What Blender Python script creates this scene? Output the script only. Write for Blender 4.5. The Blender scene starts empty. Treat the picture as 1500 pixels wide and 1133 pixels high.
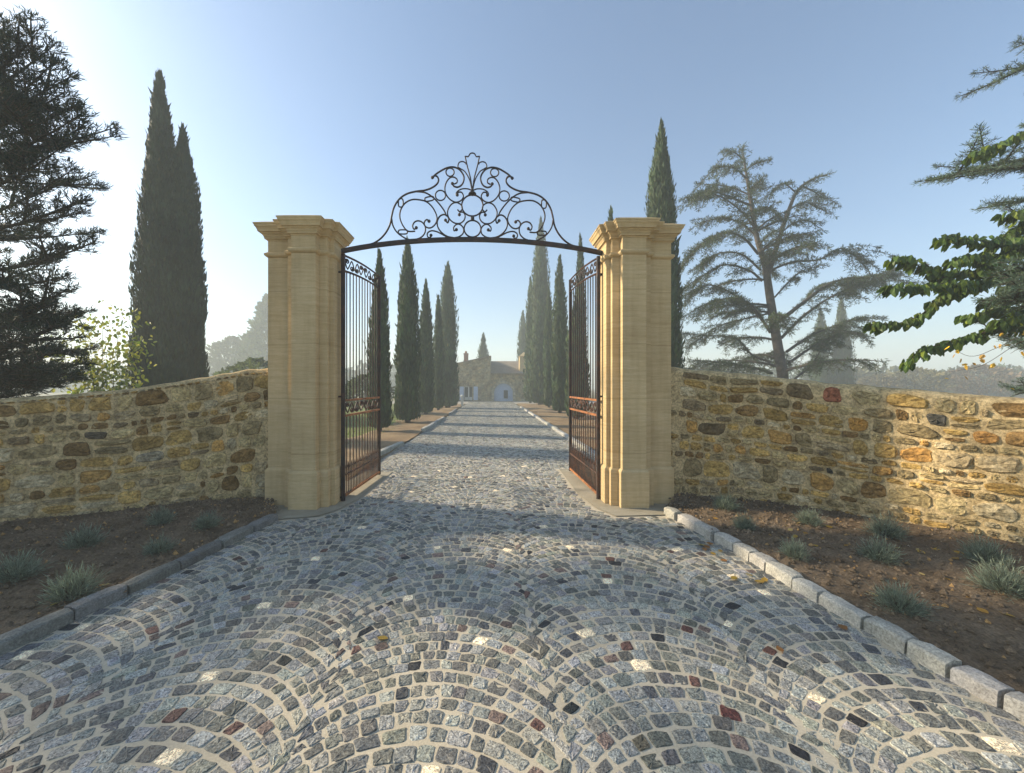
import bpy, math
import numpy as np
from mathutils import Vector

scene = bpy.context.scene
COL = scene.collection
PI = math.pi
R = math.radians
CAM_H = 1.6
F = 580.0          # focal length in pixels of the 1500 px wide photograph
VX, VY = 720.0, 566.5


def P(px, py, Y):
    """World point at distance Y that the photograph shows at pixel (px, py)."""
    return np.array([(px - VX) * Y / F, Y, CAM_H - (py - VY) * Y / F])


def G(px, py, z=0.0):
    """World point at height z that the photograph shows at pixel (px, py)."""
    Y = F * (CAM_H - z) / (py - VY)
    return np.array([(px - VX) * Y / F, Y, z])


# ------------------------------------------------------------------ mesh helpers
class MB:
    def __init__(self):
        self.v, self.f, self.c, self.s, self.n, self.flat = [], [], [], {}, 0, False

    def add(self, verts, faces, col=(0.5, 0.5, 0.5)):
        """verts (N,3); faces list of index tuples or an (M,k) array; col one colour or (M,3)."""
        verts = np.asarray(verts, float).reshape(-1, 3)
        self.v.append(verts)
        if isinstance(faces, np.ndarray):
            groups = [faces]
        else:
            by = {}
            for i, f in enumerate(faces):
                by.setdefault(len(f), []).append(f)
            groups = [np.array(g, int) for g in by.values()]
        for g in groups:
            if self.flat: self.s[len(self.f)] = False
            self.f.append(g + self.n)
            c = np.asarray(col, float)
            if c.ndim == 1:
                c = np.tile(c, (len(g), 1))
            self.c.append(c)
        self.n += len(verts)
        return self

    def box(self, lo, hi, col=(0.5, 0.5, 0.5)):
        x0, y0, z0 = lo
        x1, y1, z1 = hi
        v = [(x0, y0, z0), (x1, y0, z0), (x1, y1, z0), (x0, y1, z0), (x0, y0, z1), (x1, y0, z1), (x1, y1, z1), (x0, y1, z1)]
        f = np.array([(0, 3, 2, 1), (4, 5, 6, 7), (0, 1, 5, 4), (1, 2, 6, 5), (2, 3, 7, 6), (3, 0, 4, 7)])
        return self.add(v, f, col)

    def tube(self, pts, rad, sides=6, col=(0.5, 0.5, 0.5), cap=True, flat=None):
        pts = np.asarray(pts, float)
        n = len(pts)
        rad = np.full(n, rad) if np.isscalar(rad) else np.asarray(rad, float)
        t = np.gradient(pts, axis=0)
        t /= np.linalg.norm(t, axis=1)[:, None] + 1e-9
        up = np.array([0, 0, 1.0]) if abs(t[0][2]) < 0.9 else np.array([1.0, 0, 0])
        if flat is not None:
            up = np.asarray(flat, float)
        rings = []
        a = np.cross(t[0], up)
        a /= np.linalg.norm(a) + 1e-9
        for i in range(n):
            a = a - t[i] * np.dot(a, t[i])
            a /= np.linalg.norm(a) + 1e-9
            b = np.cross(t[i], a)
            ang = np.arange(sides) / sides * 2 * PI
            rings.append(pts[i] + rad[i] * (np.cos(ang)[:, None] * a + np.sin(ang)[:, None] * b))
        v = np.concatenate(rings)
        f = []
        for i in range(n - 1):
            for k in range(sides):
                k2 = (k + 1) % sides
                f.append((i * sides + k, i * sides + k2, (i + 1) * sides + k2, (i + 1) * sides + k))
        self.add(v, np.array(f), col)
        if cap:
            m = len(v)
            self.add(v[:sides], [tuple(range(sides))[::-1]], col)
            self.add(v[m - sides:], [tuple(range(sides))], col)
        return self

    def ball(self, c, r, col=(0.5, 0.5, 0.5), seg=8, rings=6, squash=(1, 1, 1)):
        v, f = [], []
        for i in range(rings + 1):
            th = PI * i / rings
            for k in range(seg):
                ph = 2 * PI * k / seg
                v.append((c[0] + r * squash[0] * math.sin(th) * math.cos(ph), c[1] + r * squash[1] * math.sin(th) * math.sin(ph), c[2] + r * squash[2] * math.cos(th)))
        for i in range(rings):
            for k in range(seg):
                k2 = (k + 1) % seg
                f.append((i * seg + k, (i + 1) * seg + k, (i + 1) * seg + k2, i * seg + k2))
        return self.add(v, np.array(f), col)

    def build(self, name, mat, parent=None, smooth=False):
        me = bpy.data.meshes.new(name)
        v = np.concatenate(self.v)
        me.vertices.add(len(v))
        me.vertices.foreach_set('co', v.ravel().astype(np.float32))
        tot = np.concatenate([np.full(len(f), f.shape[1], np.int32) for f in self.f])
        idx = np.concatenate([f.ravel() for f in self.f]).astype(np.int32)
        me.loops.add(len(idx))
        me.loops.foreach_set('vertex_index', idx)
        me.polygons.add(len(tot))
        st = np.concatenate([[0], np.cumsum(tot)[:-1]]).astype(np.int32)
        me.polygons.foreach_set('loop_start', st)
        me.polygons.foreach_set('loop_total', tot)
        me.polygons.foreach_set('use_smooth', np.concatenate([np.full(len(f), self.s.get(i, smooth)) for i, f in enumerate(self.f)]))
        at = me.attributes.new('col', 'FLOAT_COLOR', 'FACE')
        c = np.concatenate(self.c)
        c = np.concatenate([c, np.ones((len(c), 1))], axis=1)
        at.data.foreach_set('color', c.ravel().astype(np.float32))
        me.update(calc_edges=True)
        me.validate()
        me.materials.append(mat)
        o = bpy.data.objects.new(name, me)
        COL.objects.link(o)
        if parent is not None:
            o.parent = parent
        return o


def tag(o, label=None, cat=None, group=None, kind=None):
    if label: o['label'] = label
    if cat: o['category'] = cat
    if group: o['group'] = group
    if kind: o['kind'] = kind
    return o


def thing(name, label, cat, group=None, loc=(0, 0, 0)):
    o = bpy.data.objects.new(name, None)
    o.empty_display_size = 0.2
    o.location = loc
    COL.objects.link(o)
    return tag(o, label, cat, group)


def part(mb, name, mat, root, smooth=False):
    """Link a mesh given in world coordinates as a child of an (unrotated) thing."""
    o = mb.build(name, mat, root, smooth)
    o.location = -root.location
    return o


def spline(pts, n=8):
    pts = np.asarray(pts, float)
    p = np.concatenate([[2 * pts[0] - pts[1]], pts, [2 * pts[-1] - pts[-2]]])
    out = []
    for i in range(1, len(p) - 2):
        for k in range(n):
            t = k / n
            a, b, c, d = p[i - 1], p[i], p[i + 1], p[i + 2]
            out.append(0.5 * (2 * b + (c - a) * t + (2 * a - 5 * b + 4 * c - d) * t * t + (3 * b - a - 3 * c + d) * t ** 3))
    out.append(p[-2])
    return np.array(out)


def arclen(pts):
    d = np.linalg.norm(np.diff(pts, axis=0), axis=1)
    return np.concatenate([[0], np.cumsum(d)])


def rhombi(base, dirn, length, width, side, taper=0.45):
    """Leaf-like quads: base, left shoulder, tip, right shoulder."""
    d = dirn / (np.linalg.norm(dirn, axis=1)[:, None] + 1e-9)
    s = side - d * np.sum(side * d, axis=1)[:, None]
    s /= np.linalg.norm(s, axis=1)[:, None] + 1e-9
    L, W = np.asarray(length)[:, None], np.asarray(width)[:, None]
    v = np.stack([base, base + d * L * taper - s * W / 2, base + d * L, base + d * L * taper + s * W / 2], axis=1)
    f = np.arange(len(base) * 4).reshape(-1, 4)
    return v.reshape(-1, 3), f


def fbm(p, seed=0, oct=4, scale=1.0):
    """Cheap smooth pseudo-noise from rotated sines, p (N,2) or (N,3)."""
    rng = np.random.default_rng(seed)
    p = np.asarray(p, float) * scale
    out = np.zeros(len(p))
    amp = 1.0
    for o in range(oct):
        for k in range(3):
            w = rng.normal(size=p.shape[1])
            w = w / np.linalg.norm(w) * (2 ** o) * rng.uniform(0.7, 1.4)
            out += amp / 3 * np.sin(p @ w * 2 + rng.uniform(0, 6.28))
        amp *= 0.55
    return out


# ------------------------------------------------------------------ materials
def mat_base(name):
    m = bpy.data.materials.new(name)
    m.use_nodes = True
    nt = m.node_tree
    b = nt.nodes['Principled BSDF']
    return m, nt, b, nt.nodes.new, nt.links.new


def noise(nt, vec, scale, detail=6, rough=0.6):
    n = nt.nodes.new('ShaderNodeTexNoise')
    n.inputs['Scale'].default_value = scale
    n.inputs['Detail'].default_value = detail
    n.inputs['Roughness'].default_value = rough
    if vec is not None:
        nt.links.new(vec, n.inputs['Vector'])
    return n.outputs['Fac']


def ramp(nt, fac, stops):
    r = nt.nodes.new('ShaderNodeValToRGB')
    e = r.color_ramp.elements
    while len(e) < len(stops):
        e.new(0.5)
    for k, (p, c) in enumerate(stops):
        e[k].position = p
        e[k].color = (*c, 1) if len(c) == 3 else c
    nt.links.new(fac, r.inputs['Fac'])
    return r.outputs['Color']


def mix(nt, mode, fac, a, b):
    m = nt.nodes.new('ShaderNodeMix')
    m.data_type = 'RGBA'
    m.blend_type = mode
    for s, v in ((m.inputs[0], fac), (m.inputs[6], a), (m.inputs[7], b)):
        if hasattr(v, 'is_linked'):
            nt.links.new(v, s)
        elif isinstance(v, (int, float)):
            s.default_value = v
        else:
            s.default_value = (*v, 1)
    return m.outputs[2]


def bump(nt, b, h, strength=0.4, dist=0.01):
    n = nt.nodes.new('ShaderNodeBump')
    n.inputs['Strength'].default_value = strength
    n.inputs['Distance'].default_value = dist
    nt.links.new(h, n.inputs['Height'])
    nt.links.new(n.outputs['Normal'], b.inputs['Normal'])


def attr(nt, name='col'):
    a = nt.nodes.new('ShaderNodeAttribute')
    a.attribute_name = name
    return a.outputs['Color']


def coords(nt, kind='Object'):
    return nt.nodes.new('ShaderNodeTexCoord').outputs[kind]


def mapping(nt, vec, scale=(1, 1, 1)):
    m = nt.nodes.new('ShaderNodeMapping')
    m.inputs['Scale'].default_value = scale
    nt.links.new(vec, m.inputs['Vector'])
    return m.outputs['Vector']


def mat_attr_stone(name, lo, hi, scale, rough=0.85, bstr=0.5, bdist=0.008, fine=None, spec=0.3, fc=(0.34, 0.6, 0.66, 1.3)):
    """Per-face colour broken up with two noises."""
    m, nt, b, N, L = mat_base(name)
    v = coords(nt)
    n1 = noise(nt, v, scale, 8, 0.65)
    n2 = noise(nt, v, fine or scale * 6, 4, 0.7)
    c = mix(nt, 'MULTIPLY', 1.0, attr(nt), ramp(nt, n1, [(0.3, lo), (0.7, hi)]))
    c = mix(nt, 'MULTIPLY', 1.0, c, ramp(nt, n2, [(fc[0], (fc[1],) * 3), (fc[2], (fc[3],) * 3)]))
    L(c, b.inputs['Base Color'])
    b.inputs['Roughness'].default_value = rough
    b.inputs['Specular IOR Level'].default_value = spec
    add = N('ShaderNodeMath'); add.operation = 'ADD'
    L(n1, add.inputs[0]); L(n2, add.inputs[1])
    bump(nt, b, add.outputs[0], bstr, bdist)
    return m


def mat_leaf(name, trans=0.3, rough=0.6, var=0.35, tint=(1.3, 1.4, 0.6), nscale=1.2):
    m, nt, b, N, L = mat_base(name)
    n1 = noise(nt, coords(nt), nscale, 3, 0.5)
    k = (1 - var,) * 3
    k2 = (1 + var,) * 3
    c = mix(nt, 'MULTIPLY', 1.0, attr(nt), ramp(nt, n1, [(0.35, k), (0.65, k2)]))
    L(c, b.inputs['Base Color'])
    b.inputs['Roughness'].default_value = rough
    b.inputs['Specular IOR Level'].default_value = 0.25
    t = N('ShaderNodeBsdfTranslucent')
    L(mix(nt, 'MULTIPLY', 1.0, c, tint), t.inputs['Color'])
    ms = N('ShaderNodeMixShader')
    ms.inputs[0].default_value = trans
    L(b.outputs[0], ms.inputs[1]); L(t.outputs[0], ms.inputs[2])
    L(ms.outputs[0], nt.nodes['Material Output'].inputs['Surface'])
    return m


M = {}
M['cobble'] = mat_attr_stone('granite_setts', (0.66, 0.67, 0.70), (1.22, 1.22, 1.2), 30, rough=0.6, bstr=0.55, bdist=0.004, fine=120, spec=0.35, fc=(0.36, 0.38, 0.62, 1.65))
M['kerb'] = mat_attr_stone('granite_kerb', (0.7, 0.7, 0.7), (1.2, 1.2, 1.2), 9, rough=0.75, bstr=0.8, bdist=0.01, fine=80)
M['rubble'] = mat_attr_stone('rubble_masonry', (0.55, 0.52, 0.46), (1.25, 1.22, 1.15), 9, rough=0.95, bstr=0.9, bdist=0.014, fine=38, spec=0.1, fc=(0.36, 0.55, 0.58, 1.16))
M['house_stone'] = mat_attr_stone('house_masonry', (0.55, 0.55, 0.55), (1.3, 1.3, 1.25), 1.6, rough=0.95, bstr=0.6, bdist=0.05, fine=5, spec=0.1)
M['leaf_cypress'] = mat_leaf('cypress_foliage', 0.15, 0.7, 0.3)
M['leaf_cedar'] = mat_leaf('cedar_needles', 0.2, 0.65, 0.3)
M['leaf_broad'] = mat_leaf('broad_leaves', 0.3, 0.42, 0.2, nscale=3)
M['leaf_lavender'] = mat_leaf('lavender_foliage', 0.25, 0.8, 0.2, tint=(1.1, 1.15, 0.9), nscale=6)
M['grass'] = mat_leaf('grass_blades', 0.35, 0.7, 0.2)
M['bark'] = mat_attr_stone('bark', (0.5, 0.5, 0.5), (1.2, 1.2, 1.2), 4, rough=0.95, bstr=1.0, bdist=0.03, fine=30, spec=0.1)

# soil
m, nt, b, N, L = mat_base('bed_soil')
v = coords(nt)
n1, n2 = noise(nt, v, 3.0, 8, 0.65), noise(nt, v, 55, 5, 0.7)
c = ramp(nt, n1, [(0.3, (0.125, 0.095, 0.064)), (0.7, (0.25, 0.195, 0.135))])
c = mix(nt, 'MULTIPLY', 1.0, c, ramp(nt, n2, [(0.3, (0.5, 0.5, 0.5)), (0.7, (1.4, 1.35, 1.3))]))
L(mix(nt, 'MULTIPLY', 1.0, c, attr(nt)), b.inputs['Base Color'])
b.inputs['Roughness'].default_value = 1.0
b.inputs['Specular IOR Level'].default_value = 0.05
bump(nt, b, n2, 0.9, 0.02)
M['soil'] = m

# mortar / concrete apron
def mat_noise(name, c0, c1, scale, rough=0.9, bs=0.3, bd=0.005, stretch=(1, 1, 1), fine=90):
    m, nt, b, N, L = mat_base(name)
    v = mapping(nt, coords(nt), stretch)
    n1, n2 = noise(nt, v, scale, 8, 0.65), noise(nt, v, fine, 4, 0.7)
    c = mix(nt, 'MULTIPLY', 1.0, ramp(nt, n1, [(0.3, c0), (0.7, c1)]), ramp(nt, n2, [(0.3, (0.82,) * 3), (0.7, (1.12,) * 3)]))
    L(c, b.inputs['Base Color'])
    b.inputs['Roughness'].default_value = rough
    b.inputs['Specular IOR Level'].default_value = 0.2
    bump(nt, b, n2, bs, bd)
    return m

M['joint'] = mat_noise('jointing_sand', (0.44, 0.39, 0.29), (0.58, 0.52, 0.40), 2.5)
M['apron'] = mat_noise('pale_concrete', (0.27, 0.24, 0.17), (0.42, 0.38, 0.29), 2.2, bs=0.15)
M['gravel'] = mat_noise('pale_gravel', (0.28, 0.26, 0.22), (0.42, 0.40, 0.35), 1.2)
M['dirt'] = mat_noise('dirt_verge', (0.16, 0.105, 0.06), (0.34, 0.25, 0.145), 0.7, bs=0.8, bd=0.03, fine=14)
M['lawn'] = mat_noise('rough_lawn', (0.10, 0.13, 0.035), (0.19, 0.20, 0.07), 0.5, bs=0.6, bd=0.04, fine=25)
M['field'] = mat_noise('field_ground', (0.11, 0.10, 0.045), (0.22, 0.19, 0.10), 0.05, bs=0.5, bd=0.05, fine=3)
M['vineyard'] = mat_noise('autumn_vineyard', (0.16, 0.085, 0.07), (0.24, 0.15, 0.11), 0.08, fine=2)
M['roof'] = mat_noise('clay_roof_tiles', (0.20, 0.16, 0.12), (0.30, 0.25, 0.19), 1.5, fine=12)
M['brick'] = mat_noise('chimney_brick', (0.24, 0.13, 0.09), (0.36, 0.22, 0.16), 3, fine=14)
M['blue_paint'] = mat_noise('pale_blue_paint', (0.38, 0.46, 0.60), (0.44, 0.52, 0.66), 1.5, rough=0.5, fine=10)
M['trim_white'] = mat_noise('pale_trim', (0.50, 0.52, 0.50), (0.60, 0.61, 0.58), 2, fine=20)
M['dark_glass'] = mat_noise('dark_glass', (0.02, 0.025, 0.03), (0.04, 0.045, 0.05), 2, rough=0.1, bs=0)

# dressed limestone: horizontal bedding streaks, fine course joints
m, nt, b, N, L = mat_base('dressed_limestone')
v = coords(nt)
sv = mapping(nt, v, (0.9, 0.9, 16))
n1 = noise(nt, sv, 2.2, 9, 0.72)
n2 = noise(nt, v, 1.1, 4, 0.6)
n3 = noise(nt, mapping(nt, v, (4, 4, 60)), 3.0, 5, 0.7)
c = ramp(nt, n1, [(0.30, (0.48, 0.36, 0.195)), (0.5, (0.57, 0.445, 0.255)), (0.72, (0.63, 0.51, 0.315))])
c = mix(nt, 'MULTIPLY', 1.0, c, ramp(nt, n2, [(0.3, (0.86, 0.82, 0.76)), (0.7, (1.12, 1.1, 1.06))]))
c = mix(nt, 'MULTIPLY', 1.0, c, ramp(nt, n3, [(0.34, (0.90, 0.89, 0.87)), (0.62, (1.06, 1.06, 1.06))]))
n4 = noise(nt, mapping(nt, v, (7, 7, 0.5)), 1.6, 6, 0.6)
c = mix(nt, 'MULTIPLY', 1.0, c, ramp(nt, n4, [(0.30, (0.90, 0.88, 0.85)), (0.55, (1.02, 1.02, 1.02))]))
sep = N('ShaderNodeSeparateXYZ'); L(v, sep.inputs[0])
md = N('ShaderNodeMath'); md.operation = 'PINGPONG'; md.inputs[1].default_value = 0.36
L(sep.outputs[2], md.inputs[0])
c = mix(nt, 'MULTIPLY', 1.0, c, ramp(nt, md.outputs[0], [(0.0, (0.80, 0.77, 0.72)), (0.011, (1, 1, 1))]))
L(c, b.inputs['Base Color'])
b.inputs['Roughness'].default_value = 0.9
b.inputs['Specular IOR Level'].default_value = 0.15
bump(nt, b, n3, 0.35, 0.006)
M['limestone'] = m


def mat_iron(name, base, rust, thr):
    m, nt, b, N, L = mat_base(name)
    n1 = noise(nt, coords(nt), 9, 8, 0.7)
    n2 = noise(nt, coords(nt), 60, 4, 0.7)
    c = ramp(nt, n1, [(thr, base), (thr + 0.22, rust)])
    c = mix(nt, 'MULTIPLY', 1.0, c, ramp(nt, n2, [(0.3, (0.7,) * 3), (0.7, (1.3,) * 3)]))
    L(c, b.inputs['Base Color'])
    b.inputs['Roughness'].default_value = 0.62
    b.inputs['Metallic'].default_value = 0.0
    bump(nt, b, n2, 0.3, 0.002)
    return m

M['iron'] = mat_iron('dark_wrought_iron', (0.018, 0.013, 0.013), (0.07, 0.028, 0.016), 0.45)
M['iron_rust'] = mat_iron('rusty_iron', (0.028, 0.016, 0.012), (0.12, 0.044, 0.017), 0.42)
M['iron_orange'] = mat_iron('orange_rusted_iron', (0.11, 0.04, 0.014), (0.36, 0.135, 0.038), 0.35)

# ------------------------------------------------------------------ camera, light, sky, air
cam = bpy.data.cameras.new('camera')
cam.sensor_width = 36
cam.lens = F / 1500 * 36
cam.shift_x = 30 / 1500
cam.clip_end = 3000
co = bpy.data.objects.new('camera', cam)
co.location = (0, 0, CAM_H)
co.rotation_euler = (R(90), 0, 0)
COL.objects.link(co)
scene.camera = co

SUN_EL, SUN_AZ = R(25), R(-74)          # azimuth measured from +Y towards +X
sv = Vector((math.sin(SUN_AZ) * math.cos(SUN_EL), math.cos(SUN_AZ) * math.cos(SUN_EL), math.sin(SUN_EL)))
sun = bpy.data.lights.new('sun', 'SUN')
sun.energy = 5.0
sun.angle = R(3.0)
sun.color = (1.0, 0.83, 0.60)
so = bpy.data.objects.new('sun', sun)
so.rotation_euler = (-sv).to_track_quat('-Z', 'Y').to_euler()
so.location = (-30, 15, 20)
COL.objects.link(so)

w = bpy.data.worlds.new('World')
scene.world = w
w.use_nodes = True
nt = w.node_tree
sky = nt.nodes.new('ShaderNodeTexSky')
sky.sky_type = 'NISHITA'
sky.sun_disc = False
sky.sun_elevation = SUN_EL
sky.sun_rotation = SUN_AZ
sky.altitude = 200
sky.air_density = 1.0
sky.dust_density = 1.8
sky.ozone_density = 2.2
nt.links.new(mix(nt, 'MULTIPLY', 1.0, sky.outputs[0], (0.86, 0.97, 1.02)), nt.nodes['Background'].inputs[0])
nt.nodes['Background'].inputs[1].default_value = 0.115

scene.view_settings.view_transform = 'Standard'
scene.view_settings.look = 'None'
scene.view_settings.gamma = 1
scene.view_settings.exposure = 0.95
scene.cycles.use_denoising = True
scene.cycles.volume_bounces = 1
scene.cycles.max_bounces = 6
scene.cycles.transparent_max_bounces = 4
scene.cycles.sample_clamp_indirect = 6

hz = MB().box((-330, -330, -1), (330, 330, 25))
m = bpy.data.materials.new('haze_air')
m.use_nodes = True
m.node_tree.nodes.remove(m.node_tree.nodes['Principled BSDF'])
pv = m.node_tree.nodes.new('ShaderNodeVolumePrincipled')
pv.inputs['Color'].default_value = (0.86, 0.95, 0.96, 1)
pv.inputs['Density'].default_value = 0.0050
pv.inputs['Anisotropy'].default_value = 0.12
m.node_tree.links.new(pv.outputs[0], m.node_tree.nodes['Material Output'].inputs['Volume'])
tag(hz.build('haze', m), kind='stuff')

# ------------------------------------------------------------------ ground sheets
def disc(name, rad, z, mat):
    n = 96
    v = [(0, 0, z)] + [(rad * math.cos(2 * PI * k / n), rad * math.sin(2 * PI * k / n), z) for k in range(n)]
    f = np.array([(0, 1 + k, 1 + (k + 1) % n) for k in range(n)])
    return MB().add(v, f).build(name, mat)


def sheet(name, poly, z, mat):
    v = [(x, y, z) for x, y in poly]
    return MB().add(v, [tuple(range(len(poly)))]).build(name, mat)


tag(disc('ground', 320, -0.04, M['field']), kind='structure')

# plan of the two planting-bed kerbs (front foot, towards the cobbles), from gate to viewer and past him
KL = np.array([(-2.56, 4.75), (-2.70, 3.4), (-2.86, 2.6), (-2.98, 2.2), (-3.25, 1.2), (-3.6, 0.0), (-4.1, -1.5)])
KR = np.array([(2.16, 4.95), (2.32, 3.9), (2.38, 3.1), (2.46, 2.35), (2.56, 1.75), (2.75, 0.9), (3.1, -0.3), (3.6, -1.6)])
# far kerbs along the drive
DL, DR = -2.40, 2.30
drive_poly = [(-4.1, -1.5), *[tuple(p) for p in KL[::-1][1:]], (-2.75, 5.0), (-2.75, 8.6), (-2.42, 10.6), (-2.3, 30.2), (-2.3, 41.5),
              (2.2, 41.5), (2.2, 30), (2.30, 11), (2.30, 7.9), (2.3, 5.2), *[tuple(p) for p in KR]]
tag(sheet('driveway_base', drive_poly, 0.0, M['joint']), kind='structure')
tag(sheet('forecourt', [(-30, 36.5), (-2.31, 36.5), (-2.31, 41.5), (2.21, 41.5), (2.21, 36.5), (22, 36.5), (22, 43.0), (-30, 43.0)], -0.008, M['gravel']), kind='structure')

rng = np.random.default_rng(5)


def verge(name, x0, x1, y0, y1, mat, seed, amp=0.03, edge=0.25, z=0.0, nx=14, ny=90):
    ys = np.linspace(y0, y1, ny)
    xs = np.linspace(0, 1, nx)
    X, Y = np.meshgrid(xs, ys)
    p = np.stack([X.ravel() * (x1 - x0) + x0, Y.ravel()], 1)
    wob = fbm(np.stack([Y.ravel(), Y.ravel() * 0 + seed], 1), seed, 4, 0.9) * edge
    far = np.abs(X.ravel() - (1 if abs(x1) > abs(x0) else 0)) < 1e-6
    px = p[:, 0] + np.where(far, wob, 0)
    zz = z + amp * (fbm(p, seed + 9, 4, 1.5) + 0.6) * (1 - 0.8 * far)
    f = [(j * nx + i, j * nx + i + 1, (j + 1) * nx + i + 1, (j + 1) * nx + i) for j in range(ny - 1) for i in range(nx - 1)]
    o = MB().add(np.stack([px, p[:, 1], zz], 1), np.array(f)).build(name, mat, smooth=True)
    return tag(o, kind='structure')


verge('dirt_verge', -4.3, -2.42, 6.2, 36.4, M['dirt'], 3, 0.035, 0.35, 0.015)
verge('dirt_verge', 2.34, 6.8, 6.2, 36.4, M['dirt'], 8, 0.035, 0.5, 0.015)
verge('lawn', -26, -4.15, 6.4, 36.4, M['lawn'], 12, 0.03, 0.3, -0.012)
tag(sheet('vineyard_ground', [(20, 36), (120, 36), (120, 60), (20, 60)], -0.02, M['vineyard']), kind='structure')

# ------------------------------------------------------------------ concrete aprons round the pillars
tag(sheet('concrete_apron', [(-4.0, 5.35), (-2.72, 4.78), (-2.55, 4.74), (-2.12, 4.86), (-1.98, 5.1), (-1.88, 5.6), (-1.84, 7.4), (-2.6, 7.4), (-3.1, 6.6)], 0.012, M['apron']), kind='structure')
tag(sheet('concrete_apron', [(1.30, 7.6), (1.28, 5.9), (1.36, 5.2), (1.52, 4.86), (2.10, 4.90), (2.32, 4.95), (3.2, 5.45), (2.7, 7.0), (2.2, 7.6)], 0.012, M['apron']), kind='structure')


def in_poly(pts, poly):
    x, y = pts[:, 0], pts[:, 1]
    ins = np.zeros(len(pts), bool)
    n = len(poly)
    for i in range(n):
        x1, y1 = poly[i]
        x2, y2 = poly[(i + 1) % n]
        c = ((y1 > y) != (y2 > y)) & (x < (x2 - x1) * (y - y1) / (y2 - y1 + 1e-12) + x1)
        ins ^= c
    return ins


# ------------------------------------------------------------------ granite setts laid in segmental arcs
def make_cobbles():
    rng = np.random.default_rng(11)
    centres = np.array([-3.97, -2.75, -1.53, -0.31, 0.91, 2.13, 3.35])
    half, RA, pitch = 0.61, 0.74, 0.089
    amax = math.asin(half / RA)
    Q = []
    nrow = int(43 / pitch)
    ry = -0.4 + np.arange(nrow) * pitch + rng.normal(0, 0.006, nrow)
    seam = (np.where(np.arange(nrow) % 2 == 0, 1, -1)[:, None] * 0.036 + rng.normal(0, 0.012, (nrow, len(centres) + 1)))
    for ci, cx in enumerate(centres):
        for j in range(nrow):
            yj = ry[j]
            xl, xr = -half + seam[j, ci], half + seam[j, ci + 1]
            al, ar = math.asin(xl / RA), math.asin(xr / RA)
            n = int(rng.integers(15, 19))
            wd = rng.uniform(0.8, 1.25, n)
            u = al + np.concatenate([[0], np.cumsum(wd) / wd.sum()]) * (ar - al)
            u0, u1 = u[:-1], u[1:]
            rows = []
            for (uu, sg) in ((u0, -1), (u1, -1), (u1, 1), (u0, 1)):
                r = RA + sg * pitch / 2 * np.maximum(np.cos(uu), 0.5)
                x = np.clip(r * np.sin(uu), xl + 0.02, xr - 0.02)
                x = np.where(np.abs(uu - al) < 1e-6, xl, np.where(np.abs(uu - ar) < 1e-6, xr, x))
                rows.append(np.stack([cx + x, yj - RA + np.sqrt(r ** 2 - x ** 2)], 1))
            Q.append(np.stack(rows, 1))
    Q = np.concatenate(Q)                       # (M,4,2)
    Q += 0.05 * fbm(Q.reshape(-1, 2), 3, 2, 0.6).reshape(-1, 4, 1) * np.array([1, 0.4])
    Q[..., 0] += 0.016 * fbm(Q.reshape(-1, 2), 13, 2, 4.0).reshape(-1, 4)
    Q[..., 1] += 0.008 * fbm(Q.reshape(-1, 2), 14, 2, 5.0).reshape(-1, 4)
    c = Q.mean(1)
    drive = [(p[0], p[1]) for p in drive_poly]
    keep = in_poly(c, drive) & (c[:, 1] > 0.9) & (c[:, 1] < 41.4)
    for ap in ([(-4.0, 5.35), (-2.76, 4.74), (-2.55, 4.69), (-2.08, 4.82), (-1.93, 5.1), (-1.83, 5.6), (-1.79, 7.45), (-2.6, 7.45), (-3.1, 6.6)],
               [(1.25, 7.65), (1.23, 5.9), (1.31, 5.2), (1.48, 4.81), (2.10, 4.85), (2.36, 4.9), (3.2, 5.45), (2.7, 7.0), (2.2, 7.65)]):
        keep &= ~in_poly(c, ap)
    Q, c = Q[keep], c[keep]
    n = len(Q)
    Q += rng.normal(0, 0.0045, Q.shape)
    # colours
    base = 0.115 + 0.26 * rng.random(n) ** 1.15
    tint = np.stack([0.99 + rng.normal(0, 0.03, n), 1.0 + rng.normal(0, 0.012, n), 0.90 + rng.normal(0, 0.05, n)], 1)
    col = base[:, None] * tint
    k = rng.random(n)
    near_dark = np.where(c[:, 1] < 5, 0.042, 0.02)
    dk = k < near_dark
    col[dk] = np.stack([0.03 + 0.10 * rng.random(dk.sum()) ** 1.2] * 3, 1) * np.array([0.95, 1, 1.08])
    br = (k > 0.965) & (k < 0.985)
    col[br] = np.array([0.17, 0.125, 0.105]) * rng.uniform(0.6, 1.3, (br.sum(), 1))
    rd = (k > 0.985) & (k < 0.988)
    col[rd] = np.array([0.125, 0.068, 0.055]) * rng.uniform(0.7, 1.3, (rd.sum(), 1))
    gn = (k > 0.94) & (k < 0.965)
    col[gn] = np.array([0.20, 0.20, 0.16]) * rng.uniform(0.7, 1.3, (gn.sum(), 1))
    # pale limestone setts scattered where the photograph has them
    for px, py in ((625, 1124), (232, 1110), (22, 968), (115, 925), (310, 993), (393, 887), (500, 928), (605, 873), (703, 934), (858, 928), (948, 981),
                   (1198, 1020), (640, 803), (737, 806), (838, 803), (893, 853), (996, 805), (1068, 914), (1123, 866), (1070, 845), (1480, 1095), (460, 818),
                   (530, 775), (680, 745), (800, 772), (664, 714), (725, 718), (690, 700), (602, 722), (606, 708), (610, 698), (640, 690), (738, 697), (770, 683), (775, 700)):
        g = G(px, py)
        i = np.argmin((c[:, 0] - g[0]) ** 2 + (c[:, 1] - g[1]) ** 2)
        col[i] = np.array([0.98, 0.82, 0.56]) * rng.uniform(0.85, 1.12)
        k[i] = 0.5
    ex = (rng.random(n) < 0.012) & (c[:, 1] > 7)
    col[ex] = np.array([0.55, 0.49, 0.38])
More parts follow.
